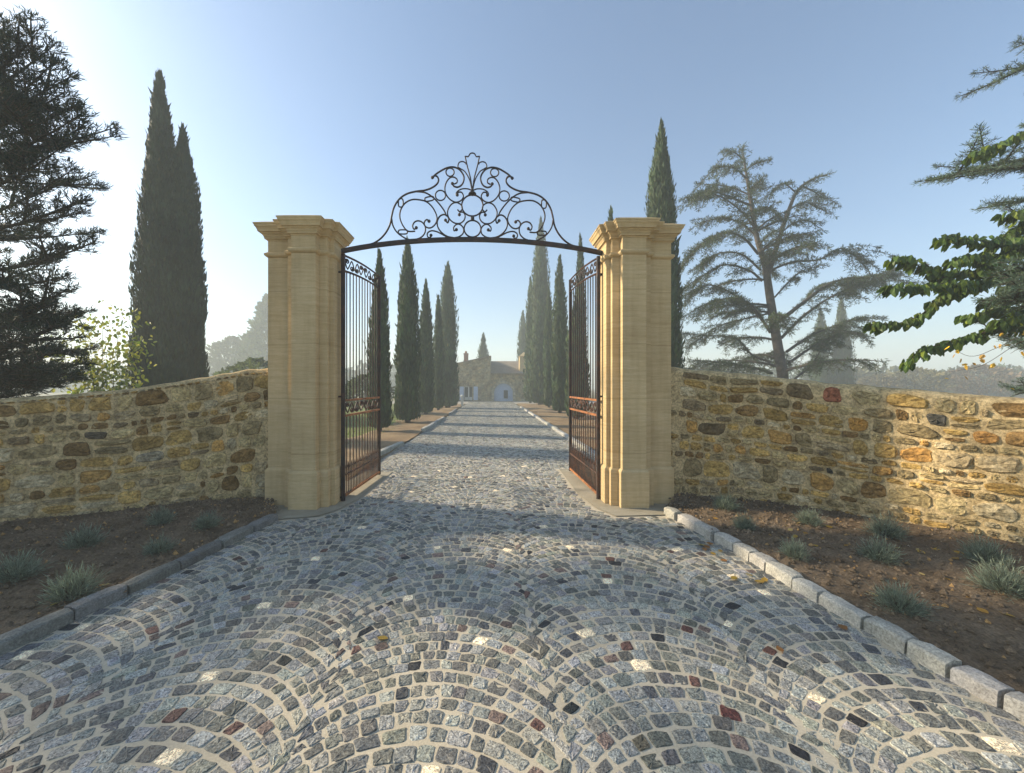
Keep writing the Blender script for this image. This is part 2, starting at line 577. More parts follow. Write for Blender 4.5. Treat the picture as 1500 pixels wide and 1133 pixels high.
    # a few explicit strong ones
    for px, py, cc in ((1062, 1040, (0.11, 0.04, 0.035)), (1017, 922, (0.11, 0.05, 0.04)), (1134, 950, (0.12, 0.055, 0.04)), (896, 818, (0.14, 0.07, 0.05)),
                       (1262, 1060, (0.02, 0.02, 0.022)), (840, 1045, (0.025, 0.03, 0.03)), (425, 968, (0.025, 0.03, 0.03)), (1177, 1110, (0.022, 0.022, 0.026)), (942, 1093, (0.13, 0.115, 0.08))):
        g = G(px, py)
        i = np.argmin((c[:, 0] - g[0]) ** 2 + (c[:, 1] - g[1]) ** 2)
        col[i] = cc

    def bil(q, s, t):
        # q (m,4,2), s,t (m,k) in [-1,1]
        a, b_, c_, d = (q[:, None, i, :] for i in range(4))
        s, t = s[..., None], t[..., None]
        return 0.25 * ((1 - s) * (1 - t) * a + (1 + s) * (1 - t) * b_ + (1 + s) * (1 + t) * c_ + (1 - s) * (1 + t) * d)

    mb = MB()
    for lo, hi, K in ((0, 4.6, 14), (4.6, 12, 8), (12, 50, 4)):
        sel = (c[:, 1] >= lo) & (c[:, 1] < hi)
        q, cc = Q[sel], col[sel]
        mN = len(q)
        if K == 4:
            S = np.array([-1, 1, 1, -1.0]); T = np.array([-1, -1, 1, 1.0])
        else:
            an = (np.arange(K) + 0.5) / K * 2 * PI
            e = 2 / 6.0
            S = np.sign(np.cos(an)) * np.abs(np.cos(an)) ** e
            T = np.sign(np.sin(an)) * np.abs(np.sin(an)) ** e
        S, T = np.tile(S, (mN, 1)), np.tile(T, (mN, 1))
        # shrink by the joint
        wdt = np.linalg.norm(q[:, 1] - q[:, 0], axis=1)[:, None]
        hgt = np.linalg.norm(q[:, 3] - q[:, 0], axis=1)[:, None]
        g = rng.uniform(0.003, 0.0065, (mN, 1)) if K > 4 else 0.005
        jit = rng.normal(0, 0.035 if K == 14 else 0.02, (mN, S.shape[1])) if K > 4 else 0
        sc = 1 + jit
        s1, t1 = S * (1 - 2 * g / wdt) * sc, T * (1 - 2 * g / hgt) * sc
        h = rng.normal(0.0034, 0.0014, mN).clip(0.0008, 0.007)
        tiltx, tilty = rng.normal(0, 0.02, mN), rng.normal(0, 0.02, mN)

        def ring(f, zoff):
            xy = bil(q, s1 * f, t1 * f)
            cen = q.mean(1)[:, None, :]
            dz = (xy[..., 0] - cen[..., 0]) * tiltx[:, None] + (xy[..., 1] - cen[..., 1]) * tilty[:, None]
            z = np.maximum(h[:, None] + zoff + (dz if zoff > -0.01 else dz * 0), -0.01)
            return np.concatenate([xy, z[..., None]], 2)
        if K == 4:
            V = np.concatenate([ring(1.0, -0.012), ring(0.97, 0.0)], 1)
            fs = [(i, (i + 1) % 4, 4 + (i + 1) % 4, 4 + i) for i in range(4)] + [(4, 5, 6, 7)]
            base_f = np.array(fs)
            st = V.shape[1]
            faces = (np.arange(mN)[:, None, None] * st + base_f[None]).reshape(-1, 4)
            mb.add(V.reshape(-1, 3), faces, np.repeat(cc, len(base_f), 0))
        else:
            rough = 0.0016 if K == 14 else 0.0007
            r3 = ring(0.55, 0.0008); r3[..., 2] += rng.normal(0, rough, r3.shape[:2])
            r2 = ring(0.93, 0.0); r2[..., 2] += rng.normal(0, rough, r2.shape[:2])
            V = np.concatenate([ring(1.0, -0.013), ring(0.985, -0.003), r2, r3, r3.mean(1, keepdims=True)], 1)
            fs = []
            for rr in range(3):
                fs += [(rr * K + i, rr * K + (i + 1) % K, (rr + 1) * K + (i + 1) % K, (rr + 1) * K + i) for i in range(K)]
            base_f = np.array(fs)
            tri = np.array([(3 * K + i, 3 * K + (i + 1) % K, 4 * K) for i in range(K)])
            st = V.shape[1]
            faces = (np.arange(mN)[:, None, None] * st + base_f[None]).reshape(-1, 4)
            tris = (np.arange(mN)[:, None, None] * st + tri[None]).reshape(-1, 3)
            n0 = mb.n
            mb.add(V.reshape(-1, 3), faces, np.repeat(cc, len(base_f), 0))
            mb.f.append(tris + n0)
            mb.c.append(np.repeat(cc, len(tri), 0))
    o = mb.build('driveway', M['cobble'], smooth=False)
    tag(o, kind='structure')


make_cobbles()


# ------------------------------------------------------------------ kerbs of single granite blocks
def kerb(line, lens, width, height, seed, side, gap=0.02, colr=(0.42, 0.42, 0.40), zb=-0.05):
    rng = np.random.default_rng(seed)
    pts = spline(np.asarray(line, float), 12)
    s = arclen(pts)
    mb = MB()
    u = 0.0
    while u < s[-1] - 0.1:
        l = rng.uniform(*lens)
        u1 = min(u + l, s[-1])
        ns = 5
        uu = np.linspace(u + gap / 2, u1 - gap / 2, ns)
        c = np.stack([np.interp(uu, s, pts[:, 0]), np.interp(uu, s, pts[:, 1])], 1)
        t = (c[-1] - c[0]) / (np.linalg.norm(c[-1] - c[0]) + 1e-9)
        nrm = np.array([-t[1], t[0]]) * side
        w_, h_ = width * rng.uniform(0.92, 1.08), height * rng.uniform(0.9, 1.1)
        off = rng.normal(0, 0.006)
        bz = 0.011
        prof = [(0, zb), (0.0, h_ - bz * 1.4), (bz, h_ - 0.002), (w_ * 0.5, h_ + 0.004), (w_ - bz, h_ - 0.002), (w_, h_ - bz), (w_, zb)]
        np_ = len(prof)
        V = []
        for i in range(ns):
            endin = 1.0 if 0 < i < ns - 1 else 0.93
            for j, (o_, z_) in enumerate(prof):
                q = c[i] + nrm * (off + w_ / 2 + (o_ - w_ / 2) * (endin if z_ > 0 else 1)) + rng.normal(0, 0.0035, 2)
                V.append((q[0], q[1], z_ - (0.006 if endin < 1 and z_ > 0 else 0) + (rng.normal(0, 0.003) if z_ > 0 else 0)))
        Fq = [(i * np_ + j, (i + 1) * np_ + j, (i + 1) * np_ + j + 1, i * np_ + j + 1) for i in range(ns - 1) for j in range(np_ - 1)]
        fs = Fq + [tuple(range(np_)), tuple((ns - 1) * np_ + j for j in range(np_))[::-1]]
        k = rng.uniform(0.75, 1.15)
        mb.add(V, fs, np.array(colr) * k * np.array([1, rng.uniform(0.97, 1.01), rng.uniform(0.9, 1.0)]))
        u = u1
    return mb


def kerb_obj(*a, **k):
    return tag(kerb(*a, **k).build('kerb', M['kerb'], smooth=False), kind='structure')


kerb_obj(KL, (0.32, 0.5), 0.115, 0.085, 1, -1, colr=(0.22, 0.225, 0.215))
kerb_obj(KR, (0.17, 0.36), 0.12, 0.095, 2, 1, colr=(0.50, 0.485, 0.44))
kerb_obj([(-2.62, 8.3), (-2.50, 9.4), (-2.38, 10.8)], (0.8, 1.1), 0.14, 0.11, 3, 1, 0.01)
kerb_obj([(-2.36, 14.0), (-2.33, 17), (-2.30, 19.6)], (0.8, 1.1), 0.14, 0.11, 4, 1, 0.01)
kerb_obj([(-2.30, 22.5), (-2.30, 26.5)], (0.8, 1.1), 0.14, 0.11, 5, 1, 0.01)
kerb_obj([(2.31, 7.7), (2.31, 12), (2.25, 20), (2.20, 30.5)], (0.8, 1.1), 0.14, 0.09, 6, -1, 0.01)

# ------------------------------------------------------------------ flared rubble walls
WL = [(-2.86, 5.42), (-3.25, 5.36), (-3.75, 5.2), (-4.25, 4.98), (-4.85, 4.67), (-5.4, 4.32), (-6.2, 3.65), (-7.0, 2.8), (-7.6, 1.9), (-8.0, 0.9)]
WR = [(2.34, 5.47), (2.9, 5.40), (3.5, 5.20), (3.95, 4.92), (4.36, 4.56), (4.72, 4.12), (5.02, 3.70), (5.42, 3.0), (5.75, 2.2), (5.95, 1.4), (6.05, 0.5)]
TL = ([0, 0.5, 0.95, 1.75, 2.35, 3.0, 3.6, 9], [1.845, 1.80, 1.70, 1.545, 1.48, 1.42, 1.40, 1.38])
TR = ([0, 0.6, 1.2, 1.9, 2.5, 3.2, 3.9, 9], [1.88, 1.80, 1.735, 1.63, 1.55, 1.475, 1.44, 1.40])
PAL = np.array([(0.50, 0.35, 0.13), (0.45, 0.36, 0.19), (0.49, 0.40, 0.22), (0.38, 0.26, 0.095), (0.29, 0.23, 0.125), (0.24, 0.155, 0.065), (0.29, 0.225, 0.135), (0.20, 0.15, 0.085), (0.47, 0.29, 0.10), (0.42, 0.34, 0.21), (0.55, 0.47, 0.31)])
PW = np.array([3.6, 2.4, 1.8, 4.0, 3.6, 2.4, 1.0, 0.4, 1.4, 1.4, 1.0])


def wall(name, line, top, seed, side, label, special=()):
    """side = +1 when the visible face lies to the right of the direction of travel along the line."""
    rng = np.random.default_rng(seed)
    pts = spline(np.asarray(line, float), 14)
    s = arclen(pts)
    tan = np.gradient(pts, axis=0)
    tan /= np.linalg.norm(tan, axis=1)[:, None]
    nor = np.stack([tan[:, 1], -tan[:, 0]], 1) * side
    Lw = s[-1]

    def W(u, v, out):
        u = np.asarray(u, float)
        x = np.interp(u, s, pts[:, 0]) + np.interp(u, s, nor[:, 0]) * out
        y = np.interp(u, s, pts[:, 1]) + np.interp(u, s, nor[:, 1]) * out
        return np.stack([x, y, np.broadcast_to(v, x.shape)], -1)
    topf = lambda u: np.interp(u, *top)
    mb = MB()
    mort = np.array([0.60, 0.475, 0.275])
    # mortar body: one closed lumpy slab (front, top, back)
    nu = int(Lw / 0.05)
    us = np.linspace(0, Lw, nu)
    nv = 30
    V, cnt = [], 0
    tp = topf(us) + 0.012 * fbm(np.stack([us, us * 0], 1), seed, 4, 5)
    fr = np.linspace(0, 1, nv)
    for k in fr:
        z = -0.1 + k * (tp + 0.1)
        out = 0.010 * fbm(np.stack([us, z], 1), seed + 1, 4, 6) - 0.004 - 0.02 * (k == 1)
        V.append(W(us, z, out))
    for d, dz in ((-0.10, 0.022), (-0.22, 0.026), (-0.33, 0.014), (-0.42, -0.03)):
        V.append(W(us, tp + dz, d + 0.006 * fbm(np.stack([us, us], 1), seed + 2, 3, 4)))
    V.append(W(us, us * 0 - 0.1, -0.43))
    rows = len(V)
    f = [(j * nu + i, j * nu + i + 1, (j + 1) * nu + i + 1, (j + 1) * nu + i) for j in range(rows - 1) for i in range(nu - 1)]
    f += [tuple(j * nu for j in range(rows)), tuple(j * nu + nu - 1 for j in range(rows))]
    fv = np.concatenate(V)
    cols = mort * np.ones((len(f) - 2, 1))
    mb.add(fv, f[:-2] if False else np.array(f[:-2]), cols)
    for e in f[-2:]:
        mb.add(fv[list(e)], [tuple(range(len(e)))], mort)
    # courses in a height that follows the falling top
    hs = []
    v = 0.02
    while v < 0.985:
        h = rng.choice([0.055, 0.08, 0.10, 0.12, 0.14])
        hs.append((v, min(v + h, 0.985)))
        v += h
    K = 14
    an = (np.arange(K) + 0.5) / K * 2 * PI
    cells = []
    for r_, (v0, v1) in enumerate(hs):
        u = rng.uniform(-0.1, 0.05)
        hm = (v1 - v0) * 1.6
        while u < Lw - 0.05:
            wd = hm * rng.uniform(0.8, 2.3)
            wd = min(max(wd, 0.08), 0.34)
            if wd > 0.16 and hm > 0.11 and rng.random() < 0.18:
                mid = rng.uniform(0.4, 0.6)
                vm = v0 + (v1 - v0) * mid
                cells.append((u, u + wd, v0, vm)); cells.append((u, u + wd, vm, v1))
            elif wd > 0.2 and rng.random() < 0.12:
                k2 = rng.uniform(0.55, 0.7)
                vm = v0 + (v1 - v0) * 0.5
                cells.append((u, u + wd * k2, v0, v1)); cells.append((u + wd * k2, u + wd, v0, vm)); cells.append((u + wd * k2, u + wd, vm, v1))
            else:
                cells.append((u, u + wd, v0, v1))
            u += wd
    red = min(cells, key=lambda c: abs((c[0] + c[1]) / 2 - 2.08) + 5 * abs((c[2] + c[3]) / 2 - 0.90) + 3 * abs(c[1] - c[0] - 0.17) + 3 * abs((c[3] - c[2]) * 1.6 - 0.17)) if side > 0 else None
    for (u0, u1, v0, v1) in cells:
        g = rng.uniform(0.007, 0.018)
        if u0 < 0.02 or u1 > Lw - 0.02:
            continue
        e = 2 / rng.uniform(2.2, 3.8)
        S = np.sign(np.cos(an)) * np.abs(np.cos(an)) ** e
        T = np.sign(np.sin(an)) * np.abs(np.sin(an)) ** e
        low = rng.random(3) * 6.28
        jit = 1 + 0.09 * np.sin(an * 2 + low[0]) + 0.08 * np.sin(an * 3 + low[1]) + rng.normal(0, 0.025, K)
        jit = np.minimum(jit, 1.08)
        uc, ul = (u0 + u1) / 2, (u1 - u0) / 2 - g
        vc, vl = (v0 + v1) / 2, (v1 - v0) / 2
        if ul < 0.02:
            continue
        skew = rng.normal(0, 0.08)
        bul = rng.uniform(0.006, 0.032)
        rings = []
        hh = float(topf(uc))
        vl_m = max(vl * hh - g * 0.8, 0.012)
        if (u0, u1, v0, v1) == red:
            ul = min(ul, 0.085)
        for (fs_, o_) in ((1.0, -0.015), (0.96, bul * 0.35), (0.84, bul * 0.9), (0.45, bul)):
            uu = uc + S * ul * fs_ * jit + T * skew * vl
            vv = vc * hh + T * vl_m * fs_ * jit
            warp = 0.030 * fbm(np.stack([uu, vv], 1), 77 + seed, 2, 1.6)
            edge = np.clip((hh - vv) / 0.15, 0, 1) * np.clip(vv / 0.15, 0, 1)
            vv = vv + warp * edge + (topf(uu) - hh) * vc
            out = o_ + (rng.normal(0, 0.0055, K) if fs_ < 0.97 else 0)
            rings.append(W(uu, vv, out))
        cen = np.concatenate([W(np.array([uc]), vc * hh + 0.03 * fbm(np.array([[uc, vc * hh]]), 77 + seed, 2, 1.6)[0] * (0.1 < vc < 0.9), bul * rng.uniform(0.7, 1.3))])
        rings.append(cen)
        Vs = np.concatenate(rings)
        quads = np.array([(r * K + i, r * K + (i + 1) % K, (r + 1) * K + (i + 1) % K, (r + 1) * K + i) for r in range(3) for i in range(K)])
        tris = np.array([(3 * K + i, 3 * K + (i + 1) % K, 4 * K) for i in range(K)])
        ccol = PAL[rng.choice(len(PAL), p=PW / PW.sum())] * rng.uniform(0.85, 1.4)
        if vc < 0.35 and rng.random() < 0.5:
            ccol = PAL[rng.choice([1, 2, 9, 10])] * rng.uniform(0.8, 1.1)
        for (su, sv_, sc_) in special:
            if u0 <= su < u1 and v0 * hh <= sv_ < v1 * hh:
                ccol = np.array(sc_)
        if (u0, u1, v0, v1) == red:
            ccol = np.array((0.36, 0.145, 0.085))
        n0 = mb.n
        mb.flat = True
        mb.add(Vs, quads, np.clip(ccol * (1 + rng.normal(0, 0.11, (len(quads), 1))), 0.01, 1))
        mb.s[len(mb.f)] = False
        mb.f.append(tris + n0)
        mb.c.append(np.clip(ccol * (1 + rng.normal(0, 0.11, (len(tris), 1))), 0.01, 1))
    o = mb.build(name, M['rubble'], smooth=True)
    tag(o, label, 'wall')
    return W, s, pts


wall('rubble_wall', WL, TL, 21, -1, 'shaded rubble stone wall sweeping down from the left gate pillar, dark conifers behind it',
     special=[(1.9, 1.05, (0.14, 0.12, 0.09)), (1.35, 0.75, (0.40, 0.36, 0.27))])
wall('rubble_wall', WR, TR, 34, 1, 'sunlit ochre rubble stone wall with one red stone, sweeping down from the right gate pillar',
     special=[(2.2, 1.2, (0.50, 0.28, 0.08)), (2.55, 0.9, (0.52, 0.30, 0.10)), (2.85, 1.28, (0.13, 0.125, 0.11)), (3.1, 1.05, (0.52, 0.29, 0.10)), (1.95, 0.55, (0.12, 0.115, 0.10))])


# ------------------------------------------------------------------ planting beds
def bed(name, kline, wline, koff, seed, side):
    a = spline(np.asarray(kline, float), 16)
    bq = spline(np.asarray(wline, float), 16)
    n, mm = 150, 46
    sa, sb = arclen(a), arclen(bq)
    A = np.stack([np.interp(np.linspace(0, sa[-1], n), sa, a[:, i]) for i in (0, 1)], 1)
    B = np.stack([np.interp(np.linspace(0, sb[-1], n), sb, bq[:, i]) for i in (0, 1)], 1)
    d = B - A
    A = A + d / np.linalg.norm(d, axis=1)[:, None] * koff
    B = B + d / np.linalg.norm(d, axis=1)[:, None] * 0.1
    t = np.linspace(0, 1, mm)
    Pq = A[:, None, :] * (1 - t)[None, :, None] + B[:, None, :] * t[None, :, None]
    p = Pq.reshape(-1, 2)
    tt = np.tile(t, n)
    rng = np.random.default_rng(seed)
    zf = lambda p: 0.055 + 0.018 * fbm(p, seed, 4, 2.2) + 0.007 * fbm(p, seed + 3, 4, 14)
    z = zf(p) + 0.05 * tt + rng.normal(0, 0.004, len(p))
    f = np.array([(i * mm + j, i * mm + j + 1, (i + 1) * mm + j + 1, (i + 1) * mm + j) for i in range(n - 1) for j in range(mm - 1)])
    mb = MB().add(np.concatenate([p, z[:, None]], 1), f, (1, 1, 1))
    # clods and grit
    oct_ = np.array([(1, 0, 0), (0, 1, 0), (-1, 0, 0), (0, -1, 0), (0, 0, 1), (0, 0, -0.6)], float)
    of = np.array([(0, 1, 4), (1, 2, 4), (2, 3, 4), (3, 0, 4), (1, 0, 5), (2, 1, 5), (3, 2, 5), (0, 3, 5)])
    N_ = 9000
    i0 = rng.integers(0, len(p), N_)
    r = np.exp(rng.normal(math.log(0.0095), 0.5, N_)).clip(0.003, 0.035)
    ctr = np.concatenate([p[i0] + rng.normal(0, 0.03, (N_, 2)), (z[i0] + r * 0.3)[:, None]], 1)
    V = ctr[:, None, :] + oct_[None] * r[:, None, None] * rng.uniform(0.6, 1.3, (N_, 6, 1))
    fc = (np.arange(N_)[:, None, None] * 6 + of[None]).reshape(-1, 3)
    kk = rng.uniform(0.7, 1.4, N_)
    cc = np.repeat(np.stack([kk, kk, kk], 1), 8, 0)
    lit = rng.random(N_) < 0.07
    cc[np.repeat(lit, 8)] = np.array([2.3, 1.9, 1.2])
    grit = rng.random(N_) < 0.035
    cc[np.repeat(grit & (r < 0.012), 8)] = np.array([2.6, 2.8, 3.1])
    mb.add(V.reshape(-1, 3), fc, cc)
    o = mb.build(name, M['soil'], smooth=False)
    tag(o, kind='structure')
    return p, z


BLp = bed('soil_bed', [(-2.95, 5.1), *KL], [(-2.95, 5.36), *WL[1:7], (-6.9, 2.9)], 0.11, 41, -1)
BRp = bed('soil_bed', [(2.45, 5.2), *KR], [(2.5, 5.40), *WR[1:]], 0.12, 42, 1)


def ground_z(px_, B):
    p, z = B
    i = np.argmin((p[:, 0] - px_[0]) ** 2 + (p[:, 1] - px_[1]) ** 2)
    return float(z[i])


# ------------------------------------------------------------------ gate pillars
def offset_poly(poly, d):
    """Offset a counter-clockwise rectilinear polygon outwards by d."""
    n = len(poly)
    out = []
    for i in range(n):
        p0, p1, p2 = np.array(poly[i - 1]), np.array(poly[i]), np.array(poly[(i + 1) % n])
        e1, e2 = p1 - p0, p2 - p1
        n1 = np.array([e1[1], -e1[0]]) / np.linalg.norm(e1)
        n2 = np.array([e2[1], -e2[0]]) / np.linalg.norm(e2)
        out.append(p1 + d * (n1 + n2))
    return np.array(out)


def prism(mb, poly, profile, cap=True):
    """profile: list of (offset, z) from bottom to top."""
    rings = [np.concatenate([offset_poly(poly, d), np.full((len(poly), 1), z)], 1) for d, z in profile]
    n = len(poly)
    V = np.concatenate(rings)
    f = [(r * n + i, r * n + (i + 1) % n, (r + 1) * n + (i + 1) % n, (r + 1) * n + i) for r in range(len(profile) - 1) for i in range(n)]
    mb.add(V, np.array(f))
    if cap:
        mb.add(rings[-1], [tuple(range(n))])
        mb.add(rings[0], [tuple(range(n))[::-1]])
    return mb


def pillar(mirror, label, dx, dy, sc):
    # plan of the right pillar, counter-clockwise seen from above, front (viewer) side first
    half = [(1.565, 5.40), (1.62, 5.40), (1.62, 5.31), (1.721, 5.31), (1.721, 5.20), (2.035, 5.20), (2.035, 5.31), (2.135, 5.31), (2.135, 5.40), (2.449, 5.40)]
    poly = half + [(2.449, 5.70), (2.135, 5.70), (2.135, 5.79), (2.035, 5.79), (2.035, 5.90), (1.721, 5.90), (1.721, 5.79), (1.62, 5.79), (1.62, 5.70), (1.565, 5.70)]
    if mirror:
        poly = [(-x, y) for x, y in poly][::-1]
    cx = np.mean([p[0] for p in poly])
    poly = [((x - cx) * sc + cx + dx, (y - 5.2) * sc + 5.2 + dy) for x, y in poly]
    base = (sum(p[0] for p in poly) / len(poly), sum(p[1] for p in poly) / len(poly), 0)
    root = thing('gate_pillar', label, 'pillar', 'gate pillars', base)
    part(prism(MB(), poly, [(0.028, -0.05), (0.028, 0.475), (0.020, 0.492), (0.004, 0.51)]), 'plinth', M['limestone'], root)
    part(prism(MB(), poly, [(0, 0.511), (0, 3.333)]), 'shaft', M['limestone'], root)
    part(prism(MB(), poly, [(0.004, 3.334), (0.022, 3.345), (0.036, 3.362), (0.036, 3.385), (0.012, 3.40), (0.012, 3.404)]), 'neck_moulding', M['limestone'], root)
    part(prism(MB(), poly, [(0.0, 3.405), (0.0, 3.555)]), 'frieze', M['limestone'], root)
    prof = [(0.79 * d_, z_) for d_, z_ in ((0.004, 3.556), (0.012, 3.575), (0.04, 3.578), (0.045, 3.60), (0.06, 3.625), (0.085, 3.64), (0.088, 3.655), (0.115, 3.658), (0.118, 3.675), (0.13, 3.70), (0.15, 3.72), (0.155, 3.742), (0.165, 3.744), (0.165, 3.762), (0.15, 3.766), (0.09, 3.79), (0.02, 3.815))]
    part(prism(MB(), poly, prof), 'cornice', M['limestone'], root)
    return root


pillar(False, 'sunlit yellow limestone gate pillar with moulded cap, beside the wall with the red stone', 0.0, 0.0, 1.0)
pillar(True, 'shaded limestone gate pillar with moulded cap, beside the dark left wall', -0.56, -0.07, 1.0)


# ------------------------------------------------------------------ wrought-iron gate leaves
def s_scroll(n=40, K=5.2, pw=3.0):
    t = np.linspace(-1, 1, n)
    th = K * np.abs(t) ** (pw + 1) / (pw + 1) * 4 / 4 * 3.2
    d = np.stack([np.cos(th), np.sin(th) * np.sign(1)], 1)
    p = np.concatenate([[[0, 0]], np.cumsum((d[1:] + d[:-1]) / 2, 0)])
    p -= p.min(0)
    return p / p.max(0)


def c_spiral(c, r, a0, turns, sgn=1, n=22, inner=0.25):
    t = np.linspace(0, 1, n)
    a = a0 + sgn * turns * 2 * PI * t
    rr = r * (1 - (1 - inner) * t)
    return np.stack([c[0] + rr * np.cos(a), c[1] + rr * np.sin(a)], 1)


def gate_leaf(H, E, label, zt_h, zt_e, post_side):
    H, E = np.array(H, float), np.array(E, float)
    Ln = np.linalg.norm(E - H)
    d = (E - H) / Ln
    root = thing('gate_leaf', label, 'gate', 'gate leaves', (H[0], H[1], 0))
    Q = lambda s, z: np.array([H[0] + d[0] * s, H[1] + d[1] * s, z])
    n3 = np.array([-d[1], d[0], 0])

    def bar(s0, z0, s1, z1, wd=0.032, th=0.022):
        """Rectangular bar with its own little bevel-free section."""
        a, b_ = Q(s0, z0), Q(s1, z1)
        t = (b_ - a) / np.linalg.norm(b_ - a)
        side = np.cross(t, n3)
        mb = MB()
        V = [p + side * wd / 2 * i + n3 * th / 2 * j for p in (a, b_) for i, j in ((-1, -1), (1, -1), (1, 1), (-1, 1))]
        mb.add(V, np.array([(0, 1, 2, 3), (7, 6, 5, 4), (0, 4, 5, 1), (1, 5, 6, 2), (2, 6, 7, 3), (3, 7, 4, 0)]))
        return mb
    ztop = lambda s: zt_h + (zt_e - zt_h) * (1 - (1 - s / Ln) ** 2.0)
    zlow = lambda s: ztop(s) - 0.215
    ZB = 0.075
    part(bar(0, 0.0, 0, zt_h + 0.02, 0.045, 0.045), 'hinge_stile', M['iron'], root)
    part(bar(Ln, 0.03, Ln, zt_e + 0.01, 0.04, 0.04), 'meeting_stile', M['iron'], root)
    ss = np.linspace(0.02, Ln - 0.02, 18)
    for fz, nm in ((ztop, 'top_rail'), (zlow, 'upper_rail')):
        part(MB().tube([Q(s, fz(s)) for s in ss], 0.017, 4), nm, M['iron_rust'], root)
    z1, z2 = 1.19, 1.405
    part(bar(0.02, z1, Ln - 0.02, z1, 0.03, 0.03), 'lock_rail', M['iron_orange'], root)
    part(bar(0.02, z2, Ln - 0.02, z2, 0.03, 0.03), 'lock_rail', M['iron_orange'], root)
    part(bar(0.02, ZB, Ln - 0.02, ZB, 0.035, 0.03), 'bottom_rail', M['iron_orange'], root)
    nb = 13
    for k in range(1, nb):
        s = Ln * k / nb
        part(MB().tube([Q(s, ZB), Q(s, z1)], 0.0085, 6), 'bar', M['iron_rust'], root)
        part(MB().tube([Q(s, z2), Q(s, zlow(s))], 0.0085, 6), 'bar', M['iron'], root)
    for k in range(nb):
        s = Ln * (k + 0.5) / nb
        mb = MB().tube([Q(s, ZB), Q(s, 0.44), Q(s, 0.455), Q(s, 0.47), Q(s, 0.53)], [0.0085, 0.0085, 0.016, 0.012, 0.001], 6)
        part(mb, 'dog_bar', M['iron_rust'], root)
    part(bar(0.02, 0.36, Ln - 0.02, 0.36, 0.022, 0.02), 'dog_rail', M['iron_rust'], root)
    # scroll friezes: mirrored S scrolls with curled ends
    def frieze(zl, zh, mat, n, thick):
        wS = (Ln - 0.08) / n
        for k in range(n):
            s0 = 0.04 + k * wS
            pts = []
            up = k % 2 == 0
            r = 0.045
            a = c_spiral((0.26, 0.70), 0.20, PI, 1.15, -1, inner=0.3)[::-1]
            b_ = c_spiral((0.74, 0.30), 0.20, 0, 1.15, -1, inner=0.3)
            crv = np.concatenate([a, [(0.13, 0.45), (0.30, 0.14), (0.5, 0.5), (0.70, 0.86), (0.87, 0.55)], b_])
            if not up:
                crv[:, 0] = 1 - crv[:, 0]
            crv = spline(crv, 2)
            W_ = [Q(s0 + u * wS, zl(s0 + u * wS) + 0.012 + v * (zh(s0 + u * wS) - zl(s0 + u * wS) - 0.024)) for u, v in crv]
            mb = MB().tube(W_, thick, 5)
            mb.ball(W_[0], thick * 1.9, seg=6, rings=5); mb.ball(W_[-1], thick * 1.9, seg=6, rings=5)
            part(mb, 'scroll', mat, root, smooth=True)
    frieze(zlow, ztop, M['iron'], 4, 0.0095)
    frieze(lambda s: z1, lambda s: z2, M['iron_rust'], 4, 0.0105)
    # hinge pins into the pillar
    for z in (3.19, 1.46, 0.06):
        a = Q(0, z)
        b_ = a + np.array([post_side * 0.085, 0, 0])
        mb = MB().tube([a, b_], 0.014, 6)
        mb.tube([a - [0, 0, 0.05], a + [0, 0, 0.05]], 0.03, 8)
        part(mb, 'hinge', M['iron'], root)
    return root


gate_leaf((-2.06, 5.50), (-2.00, 7.06), 'open dark wrought iron gate leaf hung on the shaded left pillar', 3.425, 3.56, -1)
gate_leaf((1.512, 5.60), (1.465, 7.38), 'open rust orange wrought iron gate leaf hung on the sunlit right pillar', 3.42, 3.58, 1)

# ------------------------------------------------------------------ overthrow above the gate
ARX = lambda X: 5.45 + (X + 2.0) / 3.5 * 0.15          # plane of the arch across the opening


def A(v, w, off=0.0):
    """Point of the overthrow's own plane for the tracing coordinates (v, w)."""
    px, py = 540 + v / 4.839, 210 + w / 4.839
    # intersect the view ray with the plane Y = ARX(X)
    k = (px - VX) / F
    Y = (5.45 + 2.0 / 3.5 * 0.15) / (1 - k * 0.15 / 3.5)
    return np.array([k * Y, Y + off, CAM_H - (py - VY) * Y / F])


ov = thing('gate_overthrow', 'arched wrought iron scrollwork with a palmette spanning the two gate pillars', 'gate arch', loc=tuple(A(735, 680)))
xs = np.linspace(-190, 1655, 41)
barw = lambda v: 682 + 74 * ((v - 735) / 905.0) ** 2 * 1.0 + (v - 735) * 0.0085 + 40 * (np.abs(v - 735) / 905.0) ** 4 * 0.3
mb = MB()
rows = []
for v in xs:
    top_, bot_ = A(v, barw(v) - 12), A(v, barw(v) + 15)
    rows += [top_ + [0, -0.03, 0], top_ + [0, 0.03, 0], bot_ + [0, 0.03, 0], bot_ + [0, -0.03, 0]]
n = len(xs)
mb.add(rows, np.array([(i * 4 + k, i * 4 + (k + 1) % 4, i * 4 + 4 + (k + 1) % 4, i * 4 + 4 + k) for i in range(n - 1) for k in range(4)]))
mb.add(rows[:4], [(0, 1, 2, 3)]); mb.add(rows[-4:], [(3, 2, 1, 0)])
part(mb, 'arch_bar', M['iron'], ov)

